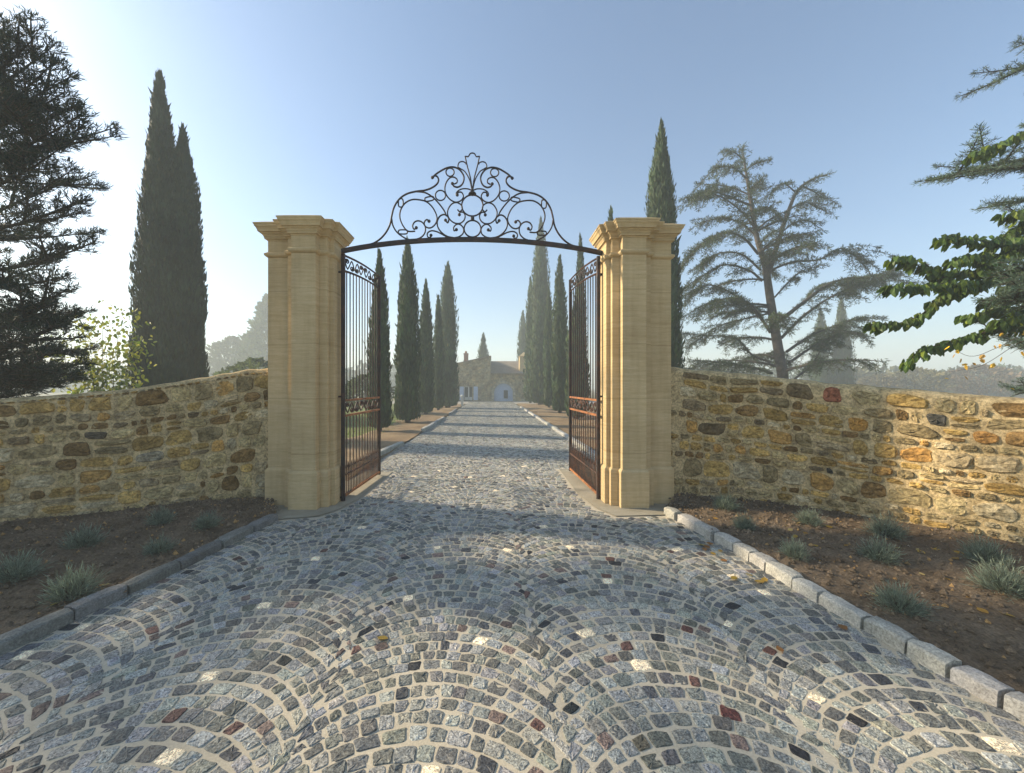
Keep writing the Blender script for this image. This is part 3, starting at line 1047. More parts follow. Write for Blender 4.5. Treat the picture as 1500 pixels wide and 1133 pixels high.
TH = 0.0102
CUR = [  # traced on the left half: (points, blob at end index or None, thickness)
    ([(0, 727), (40, 713), (85, 682), (125, 635), (152, 580), (163, 525), (180, 460), (215, 404), (268, 365), (335, 346), (400, 337), (450, 318), (484, 292), (496, 264), (486, 240), (467, 233), (452, 246)], -1, 1.25),
    ([(456, 248), (470, 228), (510, 200), (555, 177), (600, 171), (640, 186), (668, 220), (676, 255), (662, 294), (632, 313), (604, 306), (594, 288)], -1, 1.2),
    ([(606, 292), (626, 280), (626, 258), (606, 243), (578, 246), (552, 277), (540, 322), (550, 366), (580, 403), (620, 420), (655, 407), (672, 380), (660, 351), (638, 349), (628, 368)], -1, 1.0),
    ([(733, 336), (700, 324), (660, 326), (632, 341), (620, 360), (628, 376)], None, 0.9),
    ([(163, 540), (172, 588), (200, 635), (245, 670), (285, 690)], None, 1.1),
    ([(335, 346), (400, 354), (452, 384), (498, 430), (535, 480), (553, 520)], None, 1.1),
    ([(330, 628), (280, 628), (245, 592), (222, 535), (226, 482), (256, 432), (305, 405), (360, 405), (412, 420), (456, 462), (483, 520), (480, 562), (455, 595), (425, 604), (400, 590), (395, 563), (412, 545), (428, 556)], -1, 1.05),
    ([(338, 603), (322, 614), (312, 590), (325, 564), (352, 554), (382, 566), (402, 600), (397, 642), (370, 672), (330, 688)], 0, 1.05),
    ([(545, 548), (560, 566), (568, 542), (556, 517), (530, 508), (502, 524), (486, 562), (494, 604), (522, 640), (562, 664), (606, 672)], 0, 1.1),
    ([(622, 614), (606, 622), (603, 598), (625, 576), (652, 580), (672, 606), (668, 642), (640, 664), (606, 672)], 0, 1.0),
    ([(630, 472), (646, 486), (664, 466), (655, 438), (622, 422), (588, 434), (564, 470), (560, 505), (574, 540), (606, 566), (645, 570), (674, 550), (684, 520), (674, 494), (650, 490), (643, 508)], -1, 1.0),
    ([(560, 670), (524, 650), (484, 630), (444, 624), (418, 640), (418, 665), (436, 672), (442, 656)], -1, 1.0),
]
MIR = lambda v: 1470 - v
SK = lambda v, w: w + (v - 735) * 0.0085
for half in (0, 1):
    for pts, blob, th in CUR:
        q = [(MIR(v) if half else v, w) for v, w in pts]
        c = spline(np.array(q, float), 5)
        W_ = np.array([A(v, SK(v, w)) for v, w in c])
        mb = MB().tube(W_, TH * th, 6)
        if blob is not None:
            mb.ball(W_[blob], 0.023, seg=8, rings=6)
        part(mb, 'scroll', M['iron'], ov, smooth=True)
    # oval clips
    for (cv, cw, a_, b_, rot) in ((228, 428, 17, 30, 0.0), (430, 398, 32, 15, -0.2), (243, 634, 32, 15, 0.0)):
        an = np.linspace(0, 2 * PI, 25)
        e = 0.6
        ex_, ey_ = np.sign(np.cos(an)) * np.abs(np.cos(an)) ** e * a_, np.sign(np.sin(an)) * np.abs(np.sin(an)) ** e * b_
        q = np.stack([cv + ex_ * math.cos(rot) - ey_ * math.sin(rot), cw + ex_ * math.sin(rot) + ey_ * math.cos(rot)], 1)
        if half: q[:, 0] = 1470 - q[:, 0]
        part(MB().tube([A(v, SK(v, w)) for v, w in q], TH, 5, cap=False), 'clip', M['iron'], ov, smooth=True)
    for (cv, cw, r) in ((577, 208, 29), (509, 373, 36)):
        an = np.linspace(0, 2 * PI, 33)
        q = np.stack([cv + r * np.cos(an), cw + r * np.sin(an)], 1)
        if half: q[:, 0] = 1470 - q[:, 0]
        part(MB().tube([A(v, SK(v, w)) for v, w in q], TH, 5, cap=False), 'ring', M['iron'], ov, smooth=True)
    # outer palmette leaf
    leaf = [(733, 338), (716, 262), (684, 204), (652, 182), (633, 168), (640, 140), (662, 131), (684, 138), (690, 150)]
    q = np.array([(MIR(v) if half else v, w) for v, w in leaf], float)
    part(MB().tube([A(v, SK(v, w)) for v, w in spline(q, 5)], TH * 0.9, 5), 'palmette_leaf', M['iron'], ov, smooth=True)
for (cv, cw, r) in ((735, 442, 75), (736, 607, 59)):
    an = np.linspace(0, 2 * PI, 49)
    part(MB().tube([A(cv + r * math.cos(a), SK(cv, cw) + r * math.sin(a)) for a in an], TH * 1.1, 6, cap=False), 'ring', M['iron'], ov, smooth=True)
leafc = [(734, 338), (722, 250), (700, 165), (684, 93), (706, 95), (718, 76), (735, 70), (752, 76), (764, 95), (786, 93), (770, 165), (748, 250), (736, 338)]
pc = np.concatenate([spline(np.array(leafc[:4], float), 5), spline(np.array(leafc[3:10], float), 4)[1:], spline(np.array(leafc[9:], float), 5)[1:]])
part(MB().tube([A(v, w) for v, w in pc], TH * 0.95, 5), 'palmette_leaf', M['iron'], ov, smooth=True)
mb = MB().tube([A(735, 325), A(735, 345), A(735, 352), A(735, 362)], [0.016, 0.026, 0.05, 0.058], 8)
part(mb, 'collar', M['iron'], ov)
part(MB().tube([A(736, 519), A(736, 546)], 0.026, 8), 'collar', M['iron'], ov)


# ------------------------------------------------------------------ trees
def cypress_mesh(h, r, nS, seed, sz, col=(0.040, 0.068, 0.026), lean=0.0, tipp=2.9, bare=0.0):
    """A fastigiate cypress: upward sprays in lumpy vertical tongues round a dark inner body."""
    rng = np.random.default_rng(seed)
    z0 = 0.12
    prof = lambda t: np.clip(np.minimum((t + 0.06) / 0.10, 1.0) ** 0.5 * (1 - np.clip((t - 0.12) / 0.88, 0, 1) ** tipp) ** 0.9, 0, 1) * (0.95 + 0.05 * np.sin(t * 17 + seed))

    def lump(th, t):
        q = np.stack([np.cos(th) * 1.6, np.sin(th) * 1.6, t * h / r * 0.35], 1)
        return 1 + 0.19 * fbm(q, seed, 3, 0.9) + 0.09 * fbm(q, seed + 5, 3, 3.0)
    t = rng.random(nS) ** 1.12
    th = rng.uniform(0, 2 * PI, nS)
    rad = np.sqrt(rng.uniform(0.45, 1.0, nS)) * prof(t) * lump(th, t) * r
    leanx = lean * t
    base = np.stack([np.cos(th) * rad + leanx, np.sin(th) * rad, z0 + t * (h - z0 - 0.3)], 1)
    out = np.stack([np.cos(th), np.sin(th), np.zeros(nS)], 1)
    dirn = out * rng.uniform(0.0, 0.32, nS)[:, None] + np.array([0, 0, 1.0]) + rng.normal(0, 0.13, (nS, 3))
    L_ = sz * 0.85 * rng.uniform(0.6, 1.4, nS) * (1 - 0.3 * t) * np.where(rng.random(nS) < 0.06, 1.7, 1.0)
    brown = rng.random(nS) < 0.03
    side = np.cross(out, [0, 0, 1.0]) + rng.normal(0, 0.5, (nS, 3))
    v, f = rhombi(base, dirn, L_, L_ * rng.uniform(0.2, 0.36, nS), side, 0.4)
    q = np.stack([np.cos(th) * 2, np.sin(th) * 2, t * h / r * 0.6], 1)
    cl = 1 + 0.30 * fbm(q, seed + 20, 3, 1.1)
    c = np.array(col)[None] * (cl * rng.uniform(0.65, 1.35, nS))[:, None] * (1 + rng.normal(0, 0.05, (nS, 3)))
    c[brown] *= np.array([1.9, 1.25, 1.0])
    mb = MB().add(v, f, np.clip(c, 0.004, 1))
    k = 70
    fz = rng.random(k)
    bb = np.stack([rng.normal(0, 1, k) * r * 0.10 * fz + lean, rng.normal(0, 1, k) * r * 0.10 * fz, h - sz * 0.8 - fz * 0.10 * h], 1)
    vv, ff = rhombi(bb, np.array([0, 0, 1.0]) + rng.normal(0, 0.13, (k, 3)), rng.uniform(0.6, 1.1, k) * sz, np.full(k, 0.26 * sz), rng.normal(0, 1, (k, 3)), 0.4)
    mb.add(vv, ff, np.array(col))
    # inner body
    ns, nr = 14, 22
    V = []
    for j in range(nr):
        tt = j / (nr - 1)
        a = np.arange(ns) / ns * 2 * PI
        rr = prof(np.full(ns, tt)) * lump(a, np.full(ns, tt)) * r * (0.74 - bare)
        if j == nr - 1: rr = rr * 0 + 0.01
        V.append(np.stack([np.cos(a) * rr + lean * tt, np.sin(a) * rr, np.full(ns, z0 + 0.05 + tt * (h - z0 - 0.5))], 1))
    f = np.array([(j * ns + i, j * ns + (i + 1) % ns, (j + 1) * ns + (i + 1) % ns, (j + 1) * ns + i) for j in range(nr - 1) for i in range(ns)])
    mb.add(np.concatenate(V), f, np.array(col) * 0.8)
    return mb


def cypress(x, y, h, r, nS, seed, sz, label, group='cypresses lining the drive', **kw):
    root = thing('cypress_tree', label, 'cypress', group, (x, y, 0))
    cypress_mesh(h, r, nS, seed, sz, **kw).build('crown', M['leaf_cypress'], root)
    MB().tube([(0, 0, -0.15), (0, 0, 0.5), (0, 0, h * 0.5)], [r * 0.26, r * 0.18, r * 0.08], 8, (0.10, 0.08, 0.06)).build('trunk', M['bark'], root)
    return root


def cyp(px_, Y, pytop, wpx, nS, seed, label, sz=0.3, **kw):
    x = (px_ - VX) * Y / F
    return cypress(x, Y, CAM_H + (VY - pytop) * Y / F, wpx * Y / F / 2 * 0.98, nS, seed, sz, label, **kw)


cyp(556, 14.0, 362, 32, 7000, 1, 'slim cypress rising just behind the open left gate leaf', 0.24)
cyp(597, 17.3, 346, 38, 8000, 2, 'broadest cypress of the left row, second from the gate, standing beside the lawn patch', 0.28)
cyp(624, 22.4, 408, 25, 5000, 3, 'shortest cypress of the left row, between two taller ones', 0.28)
cyp(642, 26.2, 430, 18, 3600, 4, 'thin low cypress half hidden in the left row before the last one', 0.3)
cyp(656, 29.5, 382, 36, 6500, 5, 'last cypress of the left row, nearest the stone house', 0.34)
cyp(792, 35.0, 318, 36, 6500, 6, 'tallest cypress of the right row, its tip reaching the scrollwork above the gate', 0.4)
cyp(777, 38.5, 404, 18, 3200, 7, 'narrow cypress leaning out beside the tallest one in the right row', 0.4)
cyp(804, 29.5, 420, 18, 3400, 8, 'thin shorter cypress in front of the tallest one in the right row', 0.32)
cyp(820, 23.5, 371, 27, 5600, 9, 'pointed cypress just left of the open right gate leaf', 0.3)
cyp(844, 19.0, 432, 34, 5600, 10, 'low green cypress seen behind the bars of the right gate leaf', 0.27)
cyp(850, 21.0, 341, 22, 4200, 11, 'slim tall cypress rising between right gate leaf and overthrow end', 0.28)
cyp(895, 16.2, 300, 34, 5000, 12, 'cypress hidden behind the right pillar, only its tip showing above the cap', 0.25)
cyp(969, 13.8, 173, 62, 18000, 13, 'big dark cypress standing right behind the sunlit right pillar', 0.24)
cyp(766, 56.0, 455, 22, 2200, 14, 'faded cypress in the mist behind the right end of the house', 0.5, group='misty cypresses')
cyp(708, 52.0, 487, 36, 2600, 15, 'small cone shaped cypress rising behind the roof of the house', 0.45, group='misty cypresses', tipp=1.1)
cyp(1202, 46, 452, 27, 3000, 16, 'left one of two bluish cypresses seen beyond the cedar branches', 0.45, group='misty cypresses')
cyp(1232, 46, 438, 30, 3200, 17, 'right one of two bluish cypresses seen beyond the cedar branches', 0.45, group='misty cypresses')
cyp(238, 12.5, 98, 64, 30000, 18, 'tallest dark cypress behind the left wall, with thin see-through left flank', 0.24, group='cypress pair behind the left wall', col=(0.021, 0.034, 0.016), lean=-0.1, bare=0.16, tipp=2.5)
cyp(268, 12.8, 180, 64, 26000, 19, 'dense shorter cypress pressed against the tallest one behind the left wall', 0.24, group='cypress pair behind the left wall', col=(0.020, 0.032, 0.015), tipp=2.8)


def conifer_foliage(mb, poly, rng, spacing, tl, droop, nl, nw, dens, col, brown=(0.07, 0.055, 0.045), flat=0.25, tipf=0.35, start=0.12, twig_r=0.008, updir=0.35):
    """Twigs in a flat spray along a limb polyline, each carrying needle tufts."""
    s = arclen(poly)
    Lb = s[-1]
    u = Lb * start
    bases, dirs, lens = [], [], []
    while u < Lb:
        f = u / Lb
        p = np.array([np.interp(u, s, poly[:, i]) for i in range(3)])
        p2 = np.array([np.interp(min(u + 0.05, Lb), s, poly[:, i]) for i in range(3)])
        t = p2 - p
        t /= np.linalg.norm(t) + 1e-9
        hz_ = np.cross(t, [0, 0, 1.0])
        hz_ /= np.linalg.norm(hz_) + 1e-9
        for sg in (-1, 1):
            if rng.random() < 0.12: continue
            L1 = tl * rng.uniform(0.5, 1.25) * (1 - (1 - tipf) * f)
            dd = t * rng.uniform(0.45, 1.0) + hz_ * sg * rng.uniform(0.5, 1.1) + np.array([0, 0, rng.normal(0.0, flat)])
            dd /= np.linalg.norm(dd)
            k = 6
            tt = np.linspace(0, 1, k)
            q = p + dd * (tt * L1)[:, None]
            q[:, 2] -= droop * L1 * tt ** 2
            mb.tube(q, np.linspace(twig_r, twig_r * 0.35, k), 3, brown, cap=False)
            n_ = max(int(L1 * dens), 3)
            a = rng.random(n_) ** 0.85
            bp = np.stack([np.interp(a, tt, q[:, i]) for i in range(3)], 1)
            bases.append(bp + rng.normal(0, 0.012, bp.shape))
            dirs.append(dd * rng.uniform(0.2, 0.9, n_)[:, None] + rng.normal(0, 0.55, (n_, 3)) + np.array([0, 0, updir]))
            lens.append(rng.uniform(0.6, 1.3, n_))
        u += spacing * rng.uniform(0.6, 1.4)
    # a tuft at the tip
    n_ = int(tl * dens * 0.8) + 3
    bases.append(poly[-1] + rng.normal(0, tl * 0.09, (n_, 3)))
    t = poly[-1] - poly[-2]
    t /= np.linalg.norm(t)
    dirs.append(t + rng.normal(0, 0.5, (n_, 3)))
    lens.append(rng.uniform(0.6, 1.3, n_))
    b_, d_, l_ = np.concatenate(bases), np.concatenate(dirs), np.concatenate(lens)
    v, f = rhombi(b_, d_, l_ * nl, l_ * nw, rng.normal(0, 1, b_.shape), 0.45)
    k = (rng.uniform(0.65, 1.35, len(b_)) * rng.uniform(0.85, 1.15))[:, None]
    mb.add(v, f, np.array(col)[None] * k * (1 + rng.normal(0, 0.06, (len(b_), 3))))


# the blue cedar with its open tiers
rng = np.random.default_rng(101)
YC = 20.0
Cc = lambda v, w: (930 + v / 2.5175, 150 + w / 2.5175)
ctrunk = [(553, 1100), (545, 1010), (520, 860), (495, 700), (480, 600), (450, 500), (425, 350), (410, 260), (395, 170)]
clead = [(490, 640), (530, 500), (560, 400), (590, 330), (640, 295), (690, 280)]
climbs = [
    [(425, 380), (350, 350), (280, 330), (180, 355)], [(440, 460), (390, 400), (320, 350), (240, 325)], [(455, 560), (400, 500), (330, 480), (250, 520), (200, 570)],
    [(470, 660), (420, 620), (330, 600), (250, 640), (170, 690)], [(490, 830), (430, 760), (330, 690), (250, 680), (165, 760)], [(500, 850), (420, 740), (300, 730), (180, 790)],
    [(500, 960), (430, 930), (370, 870), (250, 860), (165, 850)], [(505, 1000), (440, 980), (330, 960), (200, 950)], [(490, 780), (400, 800), (300, 830), (200, 900)],
    [(500, 620), (580, 590), (680, 580), (760, 540), (850, 590)], [(515, 720), (570, 660), (620, 620), (700, 600)], [(530, 810), (620, 740), (700, 680), (780, 650), (880, 640), (990, 605)],
    [(540, 870), (620, 790), (720, 720), (830, 670), (945, 640)], [(560, 920), (650, 860), (750, 820), (850, 790)], [(570, 960), (660, 900), (760, 850), (830, 850)],
    [(590, 1020), (650, 970), (690, 900), (685, 860)], [(530, 520), (590, 490), (650, 540)], [(560, 400), (630, 370), (705, 405)], [(550, 440), (500, 395), (455, 390)],
    [(590, 330), (550, 300), (520, 320)], [(620, 310), (660, 330), (700, 360)], [(400, 210), (365, 185), (335, 180)], [(412, 280), (360, 240), (290, 240)], [(410, 250), (450, 225), (495, 212)],
    [(422, 330), (460, 300), (475, 270)], [(395, 180), (400, 165), (405, 160)], [(430, 420), (480, 400), (500, 350)], [(450, 520), (490, 540), (520, 600)], [(420, 340), (340, 310), (230, 300)],
    [(445, 490), (380, 440), (300, 430), (230, 450)], [(465, 620), (390, 560), (300, 560), (210, 620)], [(540, 480), (600, 440), (690, 440)],
]
cx0 = (1146.5 - VX) * YC / F
cedar = thing('cedar_tree', 'wide spreading cedar with bare forked trunk behind the right wall', 'cedar', loc=(cx0, YC, 0))
mbT, mbL = MB(), MB()
tr = np.array([P(*Cc(v, w), YC) for v, w in ctrunk])
trs = spline(tr, 5)
mbT.tube(np.concatenate([[[tr[0][0] + 0.05, YC, -0.3]], trs]), np.concatenate([[0.36], np.linspace(0.27, 0.025, len(trs))]), 9, (0.11, 0.095, 0.085))
ld = spline(np.array([P(*Cc(v, w), YC) + [0, -0.4 * i / 5, 0] for i, (v, w) in enumerate(clead)]), 5)
mbT.tube(ld, np.linspace(0.13, 0.02, len(ld)), 7, (0.11, 0.095, 0.085))
CED = (0.050, 0.072, 0.032)


def add_limb(pl, r0, col_=CED, tl=1.0, dens=26):
    mbT.tube(pl, np.linspace(r0, 0.014, len(pl)), 6, (0.10, 0.088, 0.078))
    conifer_foliage(mbL, pl, rng, 0.13, tl, 0.5, 0.16, 0.026, dens, col_, start=0.14, updir=0.1)
    s_ = arclen(pl)
    for k in range(int(s_[-1] * 2.4)):
        f = rng.uniform(0.25, 0.95)
        i = min(max(int(f * (len(pl) - 1)), 1), len(pl) - 2)
        t_ = pl[i + 1] - pl[i - 1]
        t_ /= np.linalg.norm(t_)
        sd = np.cross(t_, [0, 0, 1.0]) * rng.choice([-1, 1])
        dd = t_ * rng.uniform(0.5, 1.0) + sd * rng.uniform(0.2, 0.9) + np.array([0, 0, rng.normal(-0.02, 0.16)])
        sl = (0.6 + 0.16 * s_[-1]) * rng.uniform(0.6, 1.2)
        tt = np.linspace(0, 1, 7)[:, None]
        sub = pl[i] + dd * sl * tt - np.array([0, 0, 0.34]) * sl * tt ** 2
        mbT.tube(sub, np.linspace(0.011, 0.004, 7), 4, (0.10, 0.088, 0.078))
        conifer_foliage(mbL, sub, rng, 0.14, tl * 0.62, 0.55, 0.16, 0.026, dens, col_, start=0.1, updir=0.1)


conifer_foliage(mbL, ld[12:], rng, 0.10, 0.75, 0.4, 0.18, 0.03, 34, CED, start=0.0, updir=0.1)
conifer_foliage(mbL, trs[-14:], rng, 0.10, 0.6, 0.3, 0.18, 0.03, 34, CED, start=0.0, updir=0.1)
for L_ in climbs:
    dz = rng.uniform(-1.8, 1.8)
    n = len(L_)
    pl = np.array([P(*Cc(v, w), YC + dz * (i / (n - 1)) ** 1.2) for i, (v, w) in enumerate(L_)])
    pl = spline(pl, 5)
    Lb = arclen(pl)[-1]
    add_limb(pl, 0.022 + 0.009 * Lb, tl=0.5 + 0.05 * Lb, dens=40)
# limbs towards and away from the viewer, in the same tiers
for k in range(26):
    z = rng.uniform(2.2, 11.5)
    az = rng.choice([-1, 1]) * PI / 2 + rng.uniform(-0.8, 0.8)
    Lb = (5.2 - 0.36 * z) * rng.uniform(0.8, 1.15)
    x = np.interp(z, trs[:, 2], trs[:, 0])
    t = np.linspace(0, 1, 12)[:, None]
    pl = np.array([x, YC, z]) + np.concatenate([math.cos(az) * Lb * t, math.sin(az) * Lb * t, Lb * (0.35 * t - 0.28 * t ** 2)], 1)
    add_limb(pl, 0.035 + 0.01 * Lb, tl=0.7, dens=26)
part(mbT, 'trunk', M['bark'], cedar, smooth=True)
part(mbL, 'crown', M['leaf_cedar'], cedar)

# the big dark conifer cut by the left edge
def big_conifer(name, label, x, y, h, tiers, seed, col, nl=0.16, nw=0.026, tl=0.7, dens=70, spacing=0.14, bark=(0.05, 0.042, 0.036), group=None, droop=0.12, extra=(), r0=0.28, updir=0.2):
    rng = np.random.default_rng(seed)
    root = thing(name, label, 'conifer', group, (x, y, 0))
    T, Lf = MB(), MB()
    zz = np.linspace(-0.2, h, 14)
    T.tube(np.stack([x + 0.1 * np.sin(zz * 0.6), y + 0 * zz, zz], 1), np.linspace(r0, 0.03, 14), 9, bark)
    limbs = list(extra)
    for (z0, z1, n, L0, L1, rise) in tiers:
        for k in range(n):
            z = rng.uniform(z0, z1)
            az = rng.uniform(0, 2 * PI)
            Lb = np.interp(z, [z0, z1], [L0, L1]) * rng.uniform(0.8, 1.12)
            t = np.linspace(0, 1, 10)[:, None]
            e = rise + rng.normal(0, 0.08)
            limbs.append(np.array([x, y, z]) + np.concatenate([math.cos(az) * Lb * t, math.sin(az) * Lb * t, Lb * (e * t + 0.12 * t ** 2)], 1))
    for pl in limbs:
        Lb = arclen(pl)[-1]
        T.tube(pl, np.linspace(0.014 + 0.008 * Lb, 0.006, len(pl)), 6, bark)
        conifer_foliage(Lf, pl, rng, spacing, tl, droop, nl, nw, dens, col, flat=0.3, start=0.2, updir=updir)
        # second-order boughs make the spray wide
        for k in range(int(Lb * 1.8)):
            f = rng.uniform(0.35, 0.9)
            i = int(f * (len(pl) - 1))
            t = pl[min(i + 1, len(pl) - 1)] - pl[i - 1]
            t /= np.linalg.norm(t)
            sd = np.cross(t, [0, 0, 1.0]) * rng.choice([-1, 1])
            dd = t * 0.8 + sd * rng.uniform(0.3, 0.9) + np.array([0, 0, rng.normal(0.12, 0.2)])
            sl = Lb * rng.uniform(0.2, 0.38)
            tt = np.linspace(0, 1, 6)[:, None]
            sub = pl[i] + dd * sl * tt + np.array([0, 0, 0.1]) * sl * tt ** 2
            T.tube(sub, np.linspace(0.018, 0.006, 6), 4, bark)
            conifer_foliage(Lf, sub, rng, spacing, tl * 0.75, droop, nl, nw, dens, col, flat=0.3, start=0.1, updir=updir)
    part(T, 'trunk', M['bark'], root, smooth=True)
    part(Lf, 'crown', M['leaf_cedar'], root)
    return root


def lim(px0, py0, px1, py1, Y0, Y1, sag=0.05, n=10):
    a, b_ = P(px0, py0, Y0), P(px1, py1, Y1)
    t = np.linspace(0, 1, n)[:, None]
    p = a * (1 - t) + b_ * t
    p[:, 2] -= (np.linalg.norm(b_ - a) * sag * 4 * t * (1 - t))[:, 0]
    return p


YL = 5.0
ex = [lim(-60, py0, a - 24, b_ + 4, YL, YL + d_, sg) for py0, a, b_, d_, sg in (
    (160, 104, 62, -0.1, 0.03), (130, 50, 60, 0.1, 0.05), (250, 150, 180, 0, 0.05), (240, 140, 165, -0.6, 0.05), (330, 130, 245, 0.2, 0.05), (340, 140, 290, -0.3, 0.05),
    (400, 160, 352, -0.1, 0.05), (410, 120, 400, -0.5, 0.05), (470, 125, 420, -0.2, 0.05), (520, 110, 470, -0.3, 0.05), (540, 130, 545, -0.2, 0.0), (500, 90, 440, -0.4, 0.05),
    (200, 120, 130, -0.3, 0.05), (290, 110, 215, -0.3, 0.05), (560, 100, 510, -0.4, 0.05), (540, 60, 480, -0.5, 0.05), (570, 110, 560, 0.3, 0.0), (560, 80, 540, 0.5, 0.0), (430, 90, 380, 0.5, 0.05), (260, 80, 200, 0.5, 0.05),
    (120, 40, 46, 0.2, 0.04), (140, 75, 52, -0.3, 0.04), (190, 128, 108, 0.1, 0.03), (100, 20, 48, -0.2, 0.04), (200, 100, 90, -0.4, 0.04), (220, 135, 150, 0.2, 0.04))]
big_conifer('conifer_tree', 'huge near black feathery conifer hanging over the left wall at the picture edge', (-170 - VX) * YL / F, YL, 6.7,
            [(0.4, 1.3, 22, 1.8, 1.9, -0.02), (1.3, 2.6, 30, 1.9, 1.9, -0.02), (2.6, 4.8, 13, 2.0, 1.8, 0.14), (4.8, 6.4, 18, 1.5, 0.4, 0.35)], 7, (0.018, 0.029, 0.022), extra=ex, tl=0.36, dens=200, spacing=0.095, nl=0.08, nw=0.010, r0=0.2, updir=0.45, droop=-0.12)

# right-hand blue-green conifer behind the leafy branches
ex = [lim(1565, 80, 1466, 116, 7.2, 6.8, -0.02), lim(1570, 225, 1380, 262, 7.2, 6.7, -0.02), lim(1570, 245, 1420, 252, 7.2, 6.3, -0.01), lim(1570, 290, 1447, 298, 7.2, 6.9, 0), lim(1570, 330, 1470, 300, 7.2, 6.6),
      lim(1545, 425, 1462, 396, 5.1, 4.9), lim(1545, 445, 1468, 430, 5.1, 4.8), lim(1545, 405, 1478, 384, 5.1, 4.9), lim(1545, 440, 1482, 412, 5.1, 4.8), lim(1575, 500, 1490, 500, 7.2, 6.2), lim(1575, 60, 1490, 62, 7.2, 6.9)]
big_conifer('conifer_tree', 'blue green conifer mixed with the leafy branches at the right picture edge', (1600 - VX) * 7.2 / F, 7.2, 9.0,
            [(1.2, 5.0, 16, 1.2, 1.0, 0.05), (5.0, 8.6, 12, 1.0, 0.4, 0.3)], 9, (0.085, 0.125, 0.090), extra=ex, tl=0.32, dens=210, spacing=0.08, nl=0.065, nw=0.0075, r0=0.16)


# leafy deciduous branches reaching in from the right
def leaf_blades(base, down, out, size, rng, col, fold=0.25, droop=0.5):
    """Pointed leaves folded on the midrib: 8 verts, 4 faces each (left and right, inner and outer half)."""
    n = len(base)
    d = down / np.linalg.norm(down, axis=1)[:, None]
    s = np.cross(d, out)
    s /= np.linalg.norm(s, axis=1)[:, None] + 1e-9
    up = np.cross(s, d)
    L_ = size[:, None]
    W_ = L_ * 0.31
    p0 = base
    p1 = base + d * L_ * 0.32 + up * L_ * 0.06
    p2 = base + d * L_ * 0.7 + up * L_ * 0.03
    p3 = base + d * L_ - up * L_ * 0.10
    l1, r1 = p1 - s * W_ - up * W_ * fold * 2 + d * L_ * -0.06, p1 + s * W_ - up * W_ * fold * 2 + d * L_ * -0.06
    l2, r2 = p2 - s * W_ * 0.72 - up * W_ * fold * 2, p2 + s * W_ * 0.72 - up * W_ * fold * 2
    V = np.stack([p0, p1, p2, p3, l1, l2, r1, r2], 1)
    q = np.array([(0, 4, 5, 1), (1, 5, 3, 2), (0, 1, 7, 6), (1, 2, 3, 7)])
    fq = (np.arange(n)[:, None, None] * 8 + q[None]).reshape(-1, 4)
    return V.reshape(-1, 3), fq, np.repeat(col, 4, 0)


rng = np.random.default_rng(55)
YB = 5.6
TX = (1640 - VX) * YB / F
lt = thing('leafy_tree', 'broadleaf tree with drooping dark green leaves reaching over the right wall', 'tree', loc=(TX, YB, 0))
T, Lf = MB(), MB()
bk = (0.085, 0.07, 0.055)
T.tube(spline([(TX, YB, -0.2), (TX + 0.05, YB, 1.5), (TX - 0.1, YB + 0.1, 3.0), (TX + 0.1, YB, 5.2)], 5), np.linspace(0.17, 0.04, 16), 9, bk)
BR = [
    [(1640, 440), (1560, 432), (1500, 452), (1447, 485), (1404, 499), (1358, 511), (1327, 533)],
    [(1640, 400), (1560, 380), (1500, 396), (1451, 410), (1404, 424), (1376, 438), (1348, 462), (1315, 474), (1276, 476)],
    [(1430, 416), (1390, 415), (1344, 420), (1301, 420)],
    [(1440, 414), (1404, 420), (1367, 396), (1344, 382), (1308, 380)],
    [(1640, 360), (1560, 335), (1500, 350), (1451, 354), (1414, 350), (1374, 350)],
    [(1640, 300), (1560, 190), (1500, 196), (1461, 214), (1425, 226)],
    [(1500, 450), (1460, 452), (1430, 462), (1408, 464)],
    [(1500, 396), (1460, 385), (1420, 376), (1395, 384)],
    [(1500, 396), (1450, 398), (1410, 398), (1385, 400)],
    [(1560, 432), (1520, 428), (1480, 436), (1450, 440)],
    [(1560, 380), (1520, 368), (1480, 372), (1440, 380)], [(1640, 420), (1560, 470), (1510, 480), (1470, 478)], [(1560, 335), (1520, 330), (1480, 340), (1450, 365)],
    [(1640, 400), (1560, 410), (1510, 412), (1470, 420)], [(1640, 440), (1560, 450), (1505, 466), (1462, 470)], [(1640, 380), (1550, 398), (1500, 424), (1448, 440)], [(1560, 335), (1515, 318), (1480, 312)],
    [(1640, 360), (1540, 360), (1490, 362), (1450, 390)], [(1640, 470), (1545, 488), (1500, 470), (1470, 452)],
]
